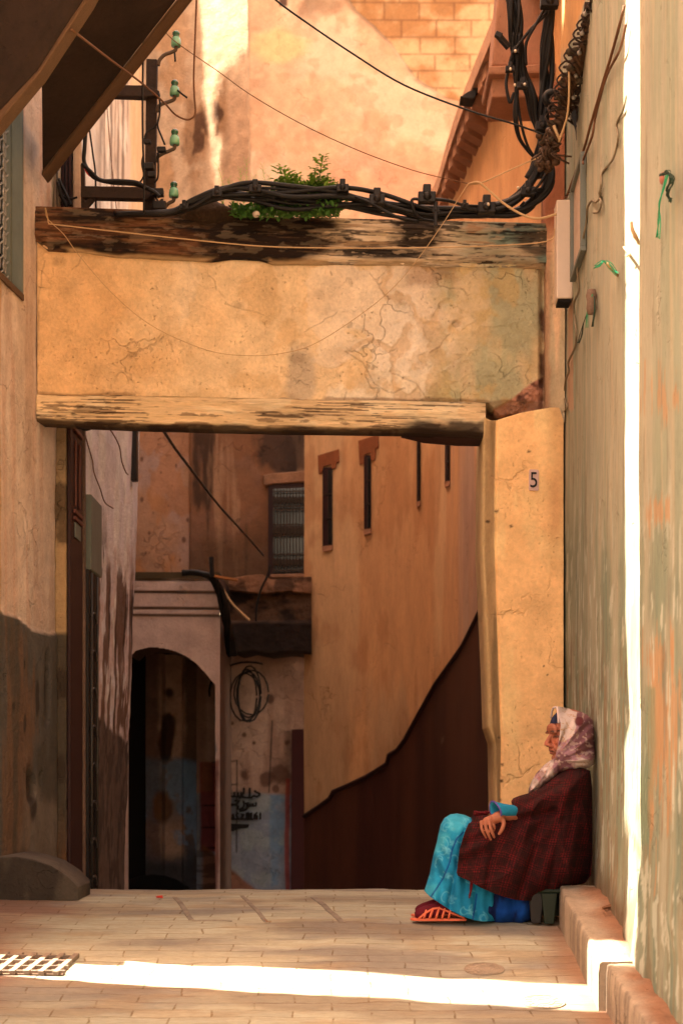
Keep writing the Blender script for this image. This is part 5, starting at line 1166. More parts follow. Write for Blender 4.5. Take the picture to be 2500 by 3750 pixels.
for k, (x, y) in enumerate(((800, 612), (880, 622), (903, 590), (962, 612), (836, 660), (930, 650), (985, 650), (860, 680))):
    R = random.Random(40 + k); b = MB(); root = P(x + R.uniform(10, 26), 770, 9.25); tip = P(x, y, 9.25); sp_ = cr([root, (root + tip) / 2 + Vector((R.uniform(-.015, .02), 0, 0)), tip], 6)
    b.tube(sp_, [.003, .0012], 4)
    for i in range(4, len(sp_)): 
        for s_ in (1, -1): b.tube([sp_[i], sp_[i] + Vector((s_ * R.uniform(.008, .022), 0, R.uniform(.012, .03)))], .001, 3)
    for i in range(3): leaf(b, sp_[i], Vector((R.uniform(-1, 1), -.3, .6)), .03, .015, Vector((0, 0, 1)))
    tag(b.build('grass_stalk', leafm2, None), ['thin dry stalk furthest left above the cables', 'thin dry stalk second from the left above the cables', 'tallest thin dry stalk above the cable clamp', 'thin dry stalk nearest the broad leaved herb', 'short dry stalk between the first two', 'short dry stalk right of the tallest stalk', 'short dry stalk touching the broad leaved herb', 'shortest dry stalk just over the cables'][k], 'plant', 'dry stalks on the beam')
b = MB(); b.ball(P(745, 790, 9.2), (.17, .12, .09), nu=24, nv=14); b.ball(P(800, 795, 9.2), (.14, .12, .06), nu=20, nv=12); b.ball(P(700, 800, 9.2), (.10, .1, .06), nu=20, nv=12)
o = fuse('earth_mound', b, .012, mat('earth', color=A(84, 54, 30, .55), bump=1, sc=40, var=.4, dist=.03), None, 2, None, lambda V, Nn: V + Nn * (.012 * fb(V, (14, 14, 14), 4, 9))[:, None])
tag(o, 'small brown mound of earth on top of the upper timber', 'mound')
b = MB(); b.ball(P(938, 784, 9.03), (.022, .02, .02)); tag(b.build('white_pebble', mat('white_stone', color=(.5, .42, .36)), None, True), 'small white pebble on the upper timber among the leaves', 'pebble')

# ================================================================ THINGS ON THE GREEN WALL
def WP_(px, z_or_py, d=0.0, Yf=None):
    """point on the green wall that shows at this place in the photograph; d metres proud of it"""
    t_ = (px - CX) / F; Y = (.921 - d) / (t_ - .0412); return Vector((t_ * Y, Y, CZ + (HY - z_or_py) / F * Y))
bxn = thing('cable_cover_box', WP_(2080, 900), 'long cream plastic cable cover box on the green wall', 'box')
def wallbox(name, Y0, Y1, z0, z1, d0, d1, m, parent, bevel=.004):
    b = MB(); b.add([(RX(Y) - d, Y, z) for z in (z0, z1) for Y, d in ((Y0, d0), (Y1, d0), (Y1, d1), (Y0, d1))], [(0, 3, 2, 1), (4, 5, 6, 7), (0, 1, 5, 4), (1, 2, 6, 5), (2, 3, 7, 6), (3, 0, 4, 7)]); return b.build(name, m, parent, bevel=bevel)
# px 2036..2096 front, 2096..2110 side; seen end-on
wallbox('cover', 8.80, 8.94, 3.367, 3.916, 0, .091, M['cream'], bxn, .008)
b = MB(); zb_ = 3.350; b.add([(RX(Y) - d, Y, z) for z in (zb_, zb_ + .02) for Y, d in ((8.81, .01), (8.93, .01), (8.93, .082), (8.81, .082))], [(0, 3, 2, 1), (4, 5, 6, 7), (0, 1, 5, 4), (1, 2, 6, 5), (2, 3, 7, 6), (3, 0, 4, 7)]); b.build('end_cap', M['dark'], bxn)
nb = thing('notice_frame', WP_(2125, 800), 'narrow weathered wooden notice frame on the green wall beside the cream box', 'frame')
wallbox('board', 8.16, 8.65, 3.44, 3.90, 0, .012, mat('pinkish_board', color=A(226, 178, 138, .6), bump=.4, var=.2), nb)
Yn_, Yf_ = 8.14, 8.67
for (y0, y1, z0, z1) in ((Yn_, Yn_ + .03, 3.44, 3.90), (Yf_ - .03, Yf_, 3.44, 3.90), (Yn_, Yf_, 3.415, 3.44), (Yn_, Yf_, 3.90, 3.925)):
    wallbox('frame_rail', y0, y1, z0 , z1, 0, .03, M['grey'], nb, .003)
np_ = thing('number_plate', P(1951, 1760, 9.16), 'small worn white enamel plate with a black number 5 on the pier', 'number plate')
b = MB(); b.prism(PP([(1936, 1722), (1940, 1718), (1968, 1720), (1972, 1724), (1971, 1794), (1968, 1797), (1938, 1796), (1935, 1792)], 9.150), (0, .03, 0)); b.build('plate', mat('enamel', color=A(228, 170, 140, .72), bump=.15, sc=50, var=.15, rough=.4), np_, bevel=.003)
cu = bpy.data.curves.new('t', 'FONT'); cu.body = '5'; cu.size = .128; cu.extrude = .002; cu.align_x = 'CENTER'; cu.align_y = 'CENTER'
to = bpy.data.objects.new('t', cu); COLL.objects.link(to); dg = bpy.context.evaluated_depsgraph_get(); me = bpy.data.meshes.new_from_object(to.evaluated_get(dg)); bpy.data.objects.remove(to)
c0 = P(1953, 1760, 9.146); vs = [(c0.x + v.co.x * .8, c0.y - v.co.z, c0.z + v.co.y) for v in me.vertices]; fs = [tuple(p.vertices) for p in me.polygons]
mesh_obj('numeral', vs, fs, M['black'], np_)

green = mat('green_twine', color=A(40, 140, 84, .8), bump=.2, sc=90, var=.3); dkgreen = mat('dark_twine', color=A(40, 56, 36, .7), bump=.2, sc=90)
def NX(px, py, d=.0):
    X = 1.150 - d; Y = X / ((px - CX) / F); return Vector((X, Y, CZ + (HY - py) / F * Y))
R6 = random.Random(12)
def strands(name, pts_, n, spread, r, m, label, cat, fn):
    b = MB()
    for k in range(n): b.tube([fn(x + R6.gauss(0, spread), y + R6.gauss(0, spread), d + R6.uniform(0, .012)) for x, y, d in pts_], r, 4, smooth=4)
    return tag(b.build(name, m, None, True), label, cat)
strands('green_twine', [(2440, 640, .02), (2426, 690, .03), (2415, 740, .03), (2410, 800, .025), (2406, 870, .02)], 4, 3, .0022, green, 'green twine hanging from a hole high in the nearer wall', 'twine', NX)
strands('twine_tangle', [(2415, 642, .02), (2450, 630, .03), (2456, 660, .03), (2440, 700, .03), (2452, 730, .02)], 9, 6, .0018, dkgreen, 'dark tangled tuft of twine at the hole above the green strand', 'twine', NX)
b = MB(); b.ball(NX(2424, 652, .0), (.01, .03, .02)); tag(b.build('broken_brick', mat('brick_bit', color=A(190, 110, 80, .6)), None), 'small pinkish brick stub beside the green twine', 'brick')
def GWf(px, py, d=0.): return WP_(px, py, d)
strands('green_net', [(2258, 1000, .02), (2232, 972, .05), (2212, 955, .07), (2196, 968, .09), (2178, 978, .10)], 7, 5, .0016, green, 'scrap of green netting tied to a reed stub on the green wall', 'netting', GWf)
b = MB(); b.tube([GWf(2262, 1010, 0), GWf(2238, 985, .04), GWf(2222, 965, .07)], .006, 5); b.tube([GWf(2258, 1006, 0), GWf(2242, 995, .03)], .005, 5); tag(b.build('reed_stub', M['cord'], None, True), 'reed stub holding the green net scrap', 'reed')
b = MB(); b.tube([NX(2337, 892, -.01), NX(2328, 870, .02), NX(2314, 842, .04), NX(2310, 812, .045)], [.006, .008, .005], 5, smooth=3); b.tube([NX(2330, 880, .01), NX(2318, 866, .03)], .004, 5); tag(b.build('reed_stub', M['cord'], None, True), 'split reed stub leaning over the sunlit strip', 'reed')
b = MB(); b.tube([GWf(2282, 905, 0), GWf(2296, 922, .03), GWf(2304, 935, .035)], .006, 5, smooth=2); b.tube([GWf(2302, 930, .03), GWf(2292, 940, .03)], .003, 4); tag(b.build('reed_stub', M['cord'], None, True), 'short yellow reed stub at the left edge of the sunlit strip', 'reed')
pk = thing('wall_peg', WP_(2165, 1120), 'cork like peg wrapped in twine in the green wall', 'peg')
b = MB(); b.lathe([(.0, 0), (.02, .003), (.026, .03), (.022, .06), (.028, .09), (.02, .12), (.0, .125)], GWf(2164, 1152, .03), (.0, 0, 1), 10); b.build('peg', mat('cork', color=A(150, 108, 78, .6), bump=1, sc=60, var=.4), pk, True)
b = MB()
for k in range(5): b.tube([GWf(2158 + R6.uniform(-3, 10), 1078, .03), GWf(2150 + R6.uniform(-2, 4), 1130, .04), GWf(2146 + R6.uniform(-3, 5), 1200, .04)], .0022, 4, smooth=3)
b.build('green_strand', green, pk, True)
b = MB()
for k in range(6): b.tube([GWf(2174, 1085, .02), GWf(2176 + R6.uniform(-3, 2), 1140, .03), GWf(2168 + R6.uniform(-6, 6), 1196, .03)], .0022, 4, smooth=3)
for k in range(4): b.tube([GWf(2156, 1128, .04), GWf(2136, 1180, .03), GWf(2124 + R6.uniform(-6, 8), 1220, .02), GWf(2112 + R6.uniform(-2, 8), 1256, .02)], .0025, 4, smooth=3)
b.build('dark_strand', dkgreen, pk, True)
def WG(label, q, r, m, d=.006): return wire('wire', [GWf(a, c_, d + (.01 if i % 2 else 0)) for i, (a, c_) in enumerate(q)], r, m, label, 'wire', None, 5)
wgrey = mat('painted_wire', color=A(150, 120, 84, .6), bump=.1, sc=60)
WG('painted wire wandering down the green wall below the notice frame', [(2200, 640), (2196, 700), (2194, 725), (2180, 740), (2165, 735), (2150, 760), (2146, 810), (2136, 860), (2126, 930), (2112, 985), (2118, 1060), (2100, 1110), (2102, 1160), (2108, 1220), (2104, 1270), (2080, 1325), (2082, 1360), (2070, 1390), (2066, 1450), (2074, 1490), (2062, 1510)], .006, wgrey)
WG('thin wire zigzagging from the sunlit strip down to the notice frame', [(2290, 350), (2280, 400), (2256, 455), (2262, 500), (2254, 545), (2238, 590), (2206, 630), (2200, 680), (2192, 710), (2200, 745), (2190, 775), (2172, 780)], .005, wgrey)
WG('paired brown wires slanting down the green wall to the cream box', [(2284, 20), (2272, 70), (2240, 190), (2214, 275), (2186, 370), (2160, 460), (2138, 540), (2110, 620), (2080, 700), (2070, 728)], .007, M['cordbrown'], .01)
WG('second brown wire twisting beside the slanting pair', [(2290, 90), (2268, 180), (2226, 262), (2200, 340), (2178, 430), (2166, 500), (2136, 580), (2134, 600)], .006, M['cordbrown'], .018)
b = MB(); b.tube([Vector((1.178, 6.15, z)) for z in np.linspace(-.05, 1.1, 12)], .005, 5)
for z in (.15, .62, .98): b.box((1.160, 6.14, z), (1.18, 6.16, z + .02))
tag(b.build('iron_strap', M['iron'], None), 'thin rusty iron strap along the edge of the nearer wall beside the sunlit strip', 'strap')

# ================================================================ THINGS ON THE PAVING
def G(px, py, up=.0):
    """point of the paving that shows at this place"""
    lo, hi = 4.5, 9.0
    for _ in range(40):
        m_ = (lo + hi) / 2
        if HY - (GZ(m_) - CZ) / m_ * F > py: lo = m_
        else: hi = m_
    Y = (lo + hi) / 2; X = (px - CX) / F * Y; return Vector((X, Y, gz_true(X, Y) + .004 + up))
def strip(label, a, b_, w_, m):
    a, b_ = G(*a), G(*b_); d = (b_ - a).normalized(); s_ = Vector((-d.y, d.x, 0)).normalized() * w_ / 2; n_ = 8; mb = MB()
    for i in range(n_):
        p, q = a.lerp(b_, i / n_), a.lerp(b_, (i + .97) / n_); p.z = gz_true(p.x, p.y) + .004; q.z = gz_true(q.x, q.y) + .004
        mb.prism([p - s_, p + s_, q + s_, q - s_], (0, 0, -.03))
    return tag(mb.build('drain_channel', m, None, bevel=.002), label, 'drain channel', 'dark stone strips set in the paving')
dkst = mat('dark_strip_stone', color=A(172, 138, 106, .66), bump=.8, sc=50, var=.4)
strip('leftmost dark stone strip set in the paving', (640, 3286), (702, 3372), .026, dkst); strip('middle dark stone strip set in the paving', (886, 3286), (974, 3378), .022, dkst); strip('rightmost dark stone strip set in the paving, nearest the woman', (1146, 3292), (1256, 3384), .03, dkst)
o = strip('thin dark cross strip joining the feet of the left and middle strips', (704, 3374), (850, 3377), .012, dkst)
gd = thing('drain_grate', G(120, 3560), 'pale iron drain grate lying in the sunlight at the lower left', 'grate')
gm = mat('pale_cast_iron', color=A(186, 146, 112, .5), bump=.6, sc=60, var=.4, rough=.7)
gx0, gx1, gy0, gy1 = -1.50, -1.17, 6.66, 6.98
def gq(u, v): x = gx0 + (gx1 - gx0) * u; y = gy0 + (gy1 - gy0) * v; return Vector((x, y, gz_true(x, y) + .012))
for i in range(6):
    b = MB(); u = .04 + i * .185; b.bar(gq(u - .06, .0), gq(u + .05, 1), .026, .02); b.build('bar', gm, gd, bevel=.003)
for v in (.30, .58, .86, .06): b = MB(); b.bar(gq(-.05, v), gq(1.02, v), .012, .018); b.build('cross_bar', gm, gd, bevel=.002)
b = MB(); b.add([gq(0, 0) - Vector((0, 0, .004)), gq(1, 0) - Vector((0, 0, .004)), gq(1, 1) - Vector((0, 0, .004)), gq(0, 1) - Vector((0, 0, .004))], [(0, 1, 2, 3)]); b.build('pit', mat('pit_dirt', color=A(176, 124, 86, .6), bump=1, sc=30, var=.7), gd)
def cover(px, py, r, label):
    c0 = G(px, py); b = MB(); V = []; f = []; nr_, na = 8, 36
    def cp(q, a, h): x, y = c0.x + r * q * math.cos(a), c0.y + r * q * math.sin(a); return Vector((x, y, gz_true(x, y) + h))
    for i in range(nr_ + 1):
        for k in range(na): V.append(cp(i / nr_ if i else .001, 2 * math.pi * k / na, .003))
    f = [(i * na + k, i * na + (k + 1) % na, (i + 1) * na + (k + 1) % na, (i + 1) * na + k) for i in range(nr_) for k in range(na)]; b.add(V, f)
    for q in (1.0, .86, .5, .3): b.tube([cp(q, a, .003) for a in np.linspace(0, 6.2832, 30)], .0028, 4)
    for k in range(14): a = k * .449; b.tube([cp(.5, a, .003), cp(.86, a + .1, .003)], .0026, 4)
    tag(b.build('water_cover', mat('worn_cover', color=A(186, 146, 110, .58), bump=.6, sc=60, var=.3), None), label, 'cover')
cover(1772, 3546, .085, 'round patterned water cover in the paving just above the sunlit band'); cover(1988, 3668, .085, 'round patterned water cover in the paving at the lower edge of the sunlit band')
b = MB(); c0 = G(583, 3292); 
for k in range(6): b.prism([c0 + Vector((R6.uniform(-.022, .022), R6.uniform(-.02, .02), R6.uniform(0, .016))) for _ in range(4)], (0, 0, .004))
tag(b.build('paper_scrap', M['red'], None), 'crumpled red wrapper lying on the paving at the crest', 'litter')
b = MB(); c0 = G(966, 3384)
leaf(b, c0, Vector((1, .1, .1)), .045, .015, Vector((0, 0, 1))); leaf(b, c0 + Vector((.02, 0, .004)), Vector((-.6, .2, .3)), .03, .01, Vector((0, 0, 1)))
tag(b.build('dead_leaf', mat('dead_leaf', color=A(190, 120, 70, .7)), None), 'small dead leaf on the paving below the middle strip', 'leaf')
b = MB(); c0 = Vector((1.16, 7.05, float(ztu(7.05)) + .02)); b.tube([c0, c0 + Vector((.04, -.03, .012)), c0 + Vector((.06, -.09, .004))], [.006, .012, .004], 5, smooth=3)
tag(b.build('twig', M['cordbrown'], None), 'small dark dried twig on the upper stone step', 'twig')
# ================================================================ THE SEATED WOMAN
YW0 = 7.72
woman = thing('person', P(1860, 3388, YW0), 'seated woman in patterned headscarf and dark red checked shawl leaning on the wall', 'person')

def inflate(name, out, Y0, T, D, m, parent, col, disp=None, step=3.0, free=(), tmin=.004, back=None, power=.5):
    """a soft volume filling an outline: full in the middle, closing at the edges except at free (open) hems"""
    o = np.array(out, float); n = len(o); x0, y0 = o.min(0) - step; x1, y1 = o.max(0) + step
    xs = np.arange(x0, x1 + step, step); ys = np.arange(y0, y1 + step, step); X, Yp_ = np.meshgrid(xs, ys)
    def inside(X, Y):
        r = np.zeros(X.shape, bool); j = n - 1
        for i in range(n):
            xi, yi, xj, yj = *o[i], *o[j]
            with np.errstate(divide='ignore', invalid='ignore'): t_ = (xj - xi) * (Y - yi) / (yj - yi) + xi
            r ^= ((yi > Y) != (yj > Y)) & (X < t_); j = i
        return r
    q = inside((X[:-1, :-1] + X[1:, 1:]) / 2, (Yp_[:-1, :-1] + Yp_[1:, 1:]) / 2)
    # pull border vertices onto the outline
    dall = np.full(X.shape, 1e9); nx, ny = X.copy(), Yp_.copy(); dcl = np.full(X.shape, 1e9)
    for i in range(n):
        a, b = o[i], o[(i + 1) % n]; d_ = b - a; L = (d_ ** 2).sum() + 1e-9
        t_ = np.clip(((X - a[0]) * d_[0] + (Yp_ - a[1]) * d_[1]) / L, 0, 1); cx, cy = a[0] + t_ * d_[0], a[1] + t_ * d_[1]; dd = np.hypot(X - cx, Yp_ - cy)
        k = dd < dall; nx[k] = cx[k]; ny[k] = cy[k]; dall = np.minimum(dall, dd)
        if i not in free: dcl = np.minimum(dcl, dd)
    used = np.zeros(X.shape, int)
    for a in (0, 1):
        for b in (0, 1): used[a:X.shape[0] - 1 + a, b:X.shape[1] - 1 + b] += q
    bd = (used > 0) & (used < 4); X = np.where(bd, nx, X); Yp_ = np.where(bd, ny, Yp_)
    ins = inside(X, Yp_) | bd; dcl = np.where(bd & (dcl < step * 1.6), 0, dcl)
    dm = dcl / F * Y0
    prof = (1 - (1 - np.clip(dm / D, 0, 1)) ** 2) ** power
    tf = tmin + T * prof; tb = tmin + (back if back is not None else T) * prof
    Pm = np.stack([X, Yp_, 0 * X], -1)
    if disp is not None: tf = tf + disp(X, Yp_) * sm(0, .3, prof)
    used_ids = np.where(used > 0); idm = -np.ones(X.shape, int); idm[used_ids] = np.arange(len(used_ids[0])); K = len(used_ids[0])
    def pos(t_): Yv = Y0 + t_; return np.stack([(X - CX) / F * Yv, Yv, CZ + (HY - Yp_) / F * Yv], -1)[used_ids]
    V = np.concatenate([pos(-tf), pos(tb)]); c = col(X, Yp_)[used_ids]; C2 = np.concatenate([c, c])
    qi = np.argwhere(q); fs = []; edges = {}
    for r, s_ in qi:
        a, b, c_, d_ = idm[r, s_], idm[r, s_ + 1], idm[r + 1, s_ + 1], idm[r + 1, s_]
        fs.append((a, d_, c_, b)); fs.append((a + K, b + K, c_ + K, d_ + K))
        for e in ((a, d_), (d_, c_), (c_, b), (b, a)): edges[e] = 1
    for (a, b) in list(edges):
        if (b, a) not in edges: fs.append((b, a, a + K, b + K))
    return mesh_obj(name, V, fs, m, parent, True, C2)

def fab(name, rough=.9, bump=.35, sc_=160, sheen=.3, var=.2): return mat(name, bump=bump, sc=sc_, var=var, rough=rough, dist=.003, spec=.15)
M['wool'] = fab('checked_wool', sc_=120, bump=.6, var=.35); M['cotton'] = fab('turquoise_cotton', bump=.25); M['silk'] = fab('scarf_cloth', rough=.6, bump=.15, var=.12)

# ---- body: one continuous skin from head to feet
HC = P(2079, 2690, YW0 - .015); an = math.radians(17); pi_ = math.radians(7)
fw = Vector((-math.cos(an), -math.sin(an), 0)); up0 = Vector((0, 0, 1)); lf = up0.cross(fw)
FWD = (fw * math.cos(pi_) - up0 * math.sin(pi_)).normalized(); UPH = lf.cross(FWD) * -1
UPH = FWD.cross(lf).normalized(); UPH = UPH if UPH.z > 0 else -UPH
def H(f, l, u): return HC + FWD * f + lf * l + UPH * u
RH = Matrix((FWD, lf, UPH)).transposed()
b = MB()
def eb(f, l, u, rf, rl, ru): b.ball(H(f, l, u), (rf, rl, ru), RH, 20, 14)
eb(-.012, 0, .035, .094, .074, .088); eb(.040, 0, -.035, .056, .060, .088); eb(.046, 0, -.085, .044, .048, .034); eb(.082, 0, -.105, .019, .021, .018)
eb(.082, 0, .035, .018, .052, .030)
b.tube([H(.090, 0, .012), H(.103, 0, -.006), H(.119, 0, -.030), H(.120, 0, -.040)], [.0085, .010, .0125, .0125], 10); eb(.106, .012, -.040, .013, .0085, .009); eb(.106, -.012, -.040, .013, .0085, .009)
for s_ in (1, -1):
    eb(.088, s_ * .030, .020, .015, .026, .0085); eb(.068, s_ * .040, -.028, .026, .022, .020); eb(.074, s_ * .030, -.001, .014, .015, .0105); eb(.084, s_ * .024, -.058, .016, .016, .026); eb(-.002, s_ * .074, -.012, .016, .008, .026)
eb(.096, 0, -.063, .013, .024, .0075); eb(.094, 0, -.078, .013, .021, .0085); eb(.088, 0, -.070, .014, .028, .016)
b.tube([H(.0, 0, -.06), H(-.02, 0, -.12), H(-.030, 0, -.17)], [.050, .048, .046], 16)
sh_c = P(2105, 2880, YW0)
b.ball(P(2088, 2905, YW0), (.070, .130, .080)); b.ball(P(2080, 3010, YW0), (.09, .125, .16)); b.ball(P(2065, 3120, YW0), (.10, .125, .13)); b.ball(P(2040, 3190, YW0), (.12, .12, .085))
WR = P(1838, 2984, YW0 - .205); ELB = P(1990, 2992, YW0 + .0)
b.tube([P(2095, 2890, YW0 - .10), ELB], [.045, .040], 14); b.tube([ELB, WR.lerp(ELB, .5) , WR], [.038, .031, .024], 14)
WR2 = P(1830, 3000, YW0 + .10); EL2 = P(1985, 3020, YW0 + .1)
b.tube([P(2090, 2890, YW0 + .1), EL2], [.045, .038], 14); b.tube([EL2, WR2], [.036, .025], 12); b.ball(P(1805, 3008, YW0 + .08), (.05, .035, .018))
for s_, yk in ((-1, YW0 - .06), (1, YW0 + .06)):
    hip = P(2020, 3180, YW0 + s_ * .05); knee = P(1672, 3042, YW0 + s_ * .045); ank = P(1645, 3335, yk)
    b.tube([hip, hip.lerp(knee, .5), knee], [.060, .052, .040], 16); b.tube([knee, knee.lerp(ank, .35), ank], [.040, .040, .030], 14)
    gz = float(GZ(yk)) + .014
    b.tube([Vector((ank.x + .035, yk, gz + .050)), Vector((ank.x, yk, gz + .058)), Vector((ank.x - .07, yk, gz + .042)), Vector((ank.x - .125, yk, gz + .026)), Vector((ank.x - .158, yk, gz + .022))], [.030, .037, .033, .029, .016], 12)
# near hand: palm, four unequal bent fingers, thumb
hy = YW0 - .235
def hp(x, y, d=0.): return P(x, y, hy + d)
b.tube([WR, hp(1822, 2992, .0), hp(1800, 3000, -.004)], [.024, .027, .020], 12)
b.ball(hp(1806, 3000, .006), (.038, .018, .022)); b.ball(hp(1788, 3006, .006), (.030, .015, .020)); b.ball(hp(1822, 2996, .008), (.03, .018, .022))
for q, r0 in (([(1761, 3011, .012), (1763, 3034, .004), (1771, 3053, .010), (1778, 3067, .022)], .0078), ([(1774, 3005, .004), (1779, 3034, -.006), (1788, 3058, -.002), (1795, 3074, .012)], .0086), ([(1789, 3003, -.002), (1795, 3031, -.014), (1803, 3053, -.010), (1808, 3066, .004)], .0088), ([(1801, 3004, .006), (1806, 3022, .0), (1808, 3034, .010), (1806, 3042, .016)], .0084)):
    pts_ = [hp(*k_) for k_ in q]; b.tube(cr(pts_, 4), [r0 * 1.06, r0 * .95, r0 * 1.04, r0 * .86, r0 * .66], 10)
    b.ball(pts_[0], r0 * 1.25, nu=10, nv=8); b.ball(pts_[-1], r0 * .72, nu=10, nv=8)
tp = [hp(1832, 2994, .004), hp(1843, 3012, -.010), hp(1838, 3034, -.018), hp(1827, 3053, -.014)]; b.tube(cr(tp, 4), [.015, .0115, .0098, .0095, .0072], 10); b.ball(tp[-1], .0076, nu=10, nv=8)
# far hand fingers, mostly under the shawl
for k in range(4): b.tube([P(1792 - k, 3006 + k * 3, YW0 + .06 + k * .018), P(1772 - k, 3014, YW0 + .05 + k * .018), P(1760, 3024, YW0 + .05 + k * .018)], [.009, .008, .006], 8)
skin_c = np.array(A(176, 92, 58, .68))
def c_skin(V):
    x, y = pr(V); b_ = fb(V, (40, 40, 40), 3, 500); c = np.tile(skin_c, (len(V), 1))
    loc = (V - np.array(HC)) @ np.array(RH); f, l, u = loc[:, 0], loc[:, 1], loc[:, 2]; hd = (np.abs(u) < .14) & (np.hypot(f, l) < .14)
    c = mx(c, A(196, 96, 62, .70), .6 * hd * np.exp(-((u + .033) / .022) ** 2) * (f > .06)); c = mx(c, A(150, 76, 50, .6), .3 * sm(0, .5, b_))
    al = np.abs(l)
    brow = hd * (f > .05) * np.exp(-((u - .027 + .006 * ((al - .03) / .02) ** 2) / .0048) ** 2) * sm(.008, .014, al) * sm(.056, .046, al)
    eye = hd * (f > .04) * np.exp(-((u + .001 + .003 * ((al - .03) / .015) ** 2) / .0042) ** 2) * sm(.012, .017, al) * sm(.048, .043, al)
    lid = hd * (f > .04) * np.exp(-((u - .001) / .012) ** 2) * np.exp(-((al - .030) / .018) ** 2)
    c = mx(c, A(130, 70, 46, .6), .55 * lid); c = mx(c, A(34, 20, 14, .5), .92 * brow); c = mx(c, A(30, 16, 12, .5), .9 * eye)
    lips = hd * (f > .06) * np.exp(-((u + .070) / .010) ** 2) * sm(.028, .02, al); c = mx(c, A(150, 66, 52, .6), .55 * lips)
    mouth = hd * (f > .06) * np.exp(-((u + .0705 + .005 * (al / .024) ** 2) / .0026) ** 2) * sm(.031, .024, al); c = mx(c, A(50, 22, 16, .5), .9 * mouth)
    fold = hd * (f > .04) * np.exp(-((al - .020 - .45 * (-.04 - u)) / .0032) ** 2) * sm(-.030, -.04, u) * sm(-.088, -.075, u); c = mx(c, A(100, 50, 34, .55), .7 * fold)
    nost = hd * np.exp(-((u + .046) / .004) ** 2 - ((al - .009) / .004) ** 2) * (f > .1); c = mx(c, A(40, 18, 12, .5), .9 * nost)
    wr = hd * (f > .06) * (u > .034) * (1 - sm(.002, .004, np.abs(((u - .034) / .011) % 1 - .5) * .011)) ; c = mx(c, A(120, 64, 42, .6), .25 * wr)
    return c
M['skin'] = mat('skin', bump=.25, sc=110, var=.12, rough=.6, dist=.002, spec=.35)
def mv(V, Nn):
    loc = (V - np.array(HC)) @ np.array(RH); f, l, u = loc[:, 0], loc[:, 1], loc[:, 2]; al = np.abs(l)
    d = -.0045 * (f > .05) * np.exp(-((u + .0705 + .005 * (al / .024) ** 2) / .003) ** 2) * sm(.031, .022, al)
    d = d - .004 * (f > .04) * np.exp(-((u - .010) / .006) ** 2 - ((al - .03) / .018) ** 2) - .003 * (f > .04) * np.exp(-((u + .013) / .005) ** 2 - ((al - .03) / .016) ** 2)
    d = d - .003 * (f > .04) * np.exp(-((al - .020 - .45 * (-.04 - u)) / .004) ** 2) * sm(-.030, -.04, u) * sm(-.088, -.075, u)
    return V + Nn * d[:, None]
fuse('body', b, .0028, M['skin'], woman, 2, c_skin, mv)

# ---- turquoise dress over the knees
def c_dress(x, y):
    p = np.stack([x / 100, y / 100, 0 * x], -1); b_ = fb(p, (1.2, 1.2, 1), 4, 510)
    c = np.tile(np.array(A(40, 142, 160, .66)), (*x.shape, 1)); c = mx(c, A(78, 168, 168, .7), .6 * sm(0, .4, b_)); c = mx(c, A(20, 104, 130, .6), .5 * sm(0, .4, -b_))
    R = random.Random(3)
    for k in range(46):
        cx, cy, r = R.uniform(1560, 1800), R.uniform(3000, 3370), R.uniform(8, 17); a0 = R.uniform(-3, 3); rr = np.hypot(x - cx, (y - cy) * .9); th = np.arctan2(y - cy, x - cx)
        arc = np.exp(-((rr - r - 2.0 * np.sin(th * 2 + a0)) / 2.1) ** 2) * (np.cos(th - a0) > -.35); c = mx(c, A(120, 185, 180, .68), .42 * arc)
        if k % 3 == 0:
            pet = ell(x, y, cx + 22, cy + 6, 9 + 4 * np.cos(5 * np.arctan2(y - cy - 6, x - cx - 22)), 9, .5 * b_); c = mx(c, A(120, 180, 174, .68), .3 * pet)
    for q in ([(1695, 3048), (1672, 3070), (1655, 3110), (1645, 3160), (1622, 3215), (1600, 3250), (1577, 3284)], [(1744, 3275), (1738, 3320), (1730, 3368)]):
        d_ = np.min([line_d(x, y, *q[i], *q[i + 1]) for i in range(len(q) - 1)], 0); c = mx(c, A(20, 64, 120, .6), .9 * sm(4.5, 1.5, d_))
    return mx(c, A(60, 100, 60, .6), .25 * sm(3300, 3370, y) * sm(.1, .4, b_))
def d_dress(x, y):
    return .007 * np.sin((x * 1.3 - y * .3) / 9 + 2 * np.sin(y / 40)) * sm(3040, 3150, y) + .010 * np.sin((x * .55 - y * .12) / 9 + 1.5 * np.sin(y / 60)) * sm(3050, 3200, y) + .006 * np.sin((x + y * .5) / 15) * sm(3100, 3000, y) - .012 * np.exp(-(line_d(x, y, 1700, 3040, 1640, 3330) / 9) ** 2)
dr_out = [(1742, 3012), (1725, 2995), (1700, 2984), (1672, 2979), (1648, 2982), (1626, 2996), (1612, 3020), (1604, 3055), (1598, 3085), (1585, 3135), (1572, 3200), (1558, 3246), (1552, 3262), (1575, 3285), (1610, 3308), (1650, 3335), (1690, 3355), (1735, 3370), (1768, 3375), (1815, 3372), (1830, 3250), (1800, 3100)]
inflate('dress', dr_out, 7.735, .140, .11, M['cotton'], woman, c_dress, d_dress, 2.6, free=(12, 13, 14, 15, 16, 17, 18))
def c_under(x, y):
    p = np.stack([x / 100, y / 100, 0 * x], -1); return mx(np.tile(np.array(A(8, 66, 128, .62)), (*x.shape, 1)), A(4, 34, 72, .55), sm(-.2, .4, fb(p, (2.5, .8, 1), 4, 520)))
inflate('underskirt', [(1750, 3240), (1752, 3374), (1800, 3380), (1860, 3384), (1912, 3383), (1940, 3370), (1956, 3352), (1978, 3318), (1995, 3270), (1900, 3240), (1800, 3230)], 7.73, .105, .07, M['cotton'], woman, c_under, lambda x, y: .010 * np.sin((x + .2 * y) / 11 + np.sin(y / 30)), 3)

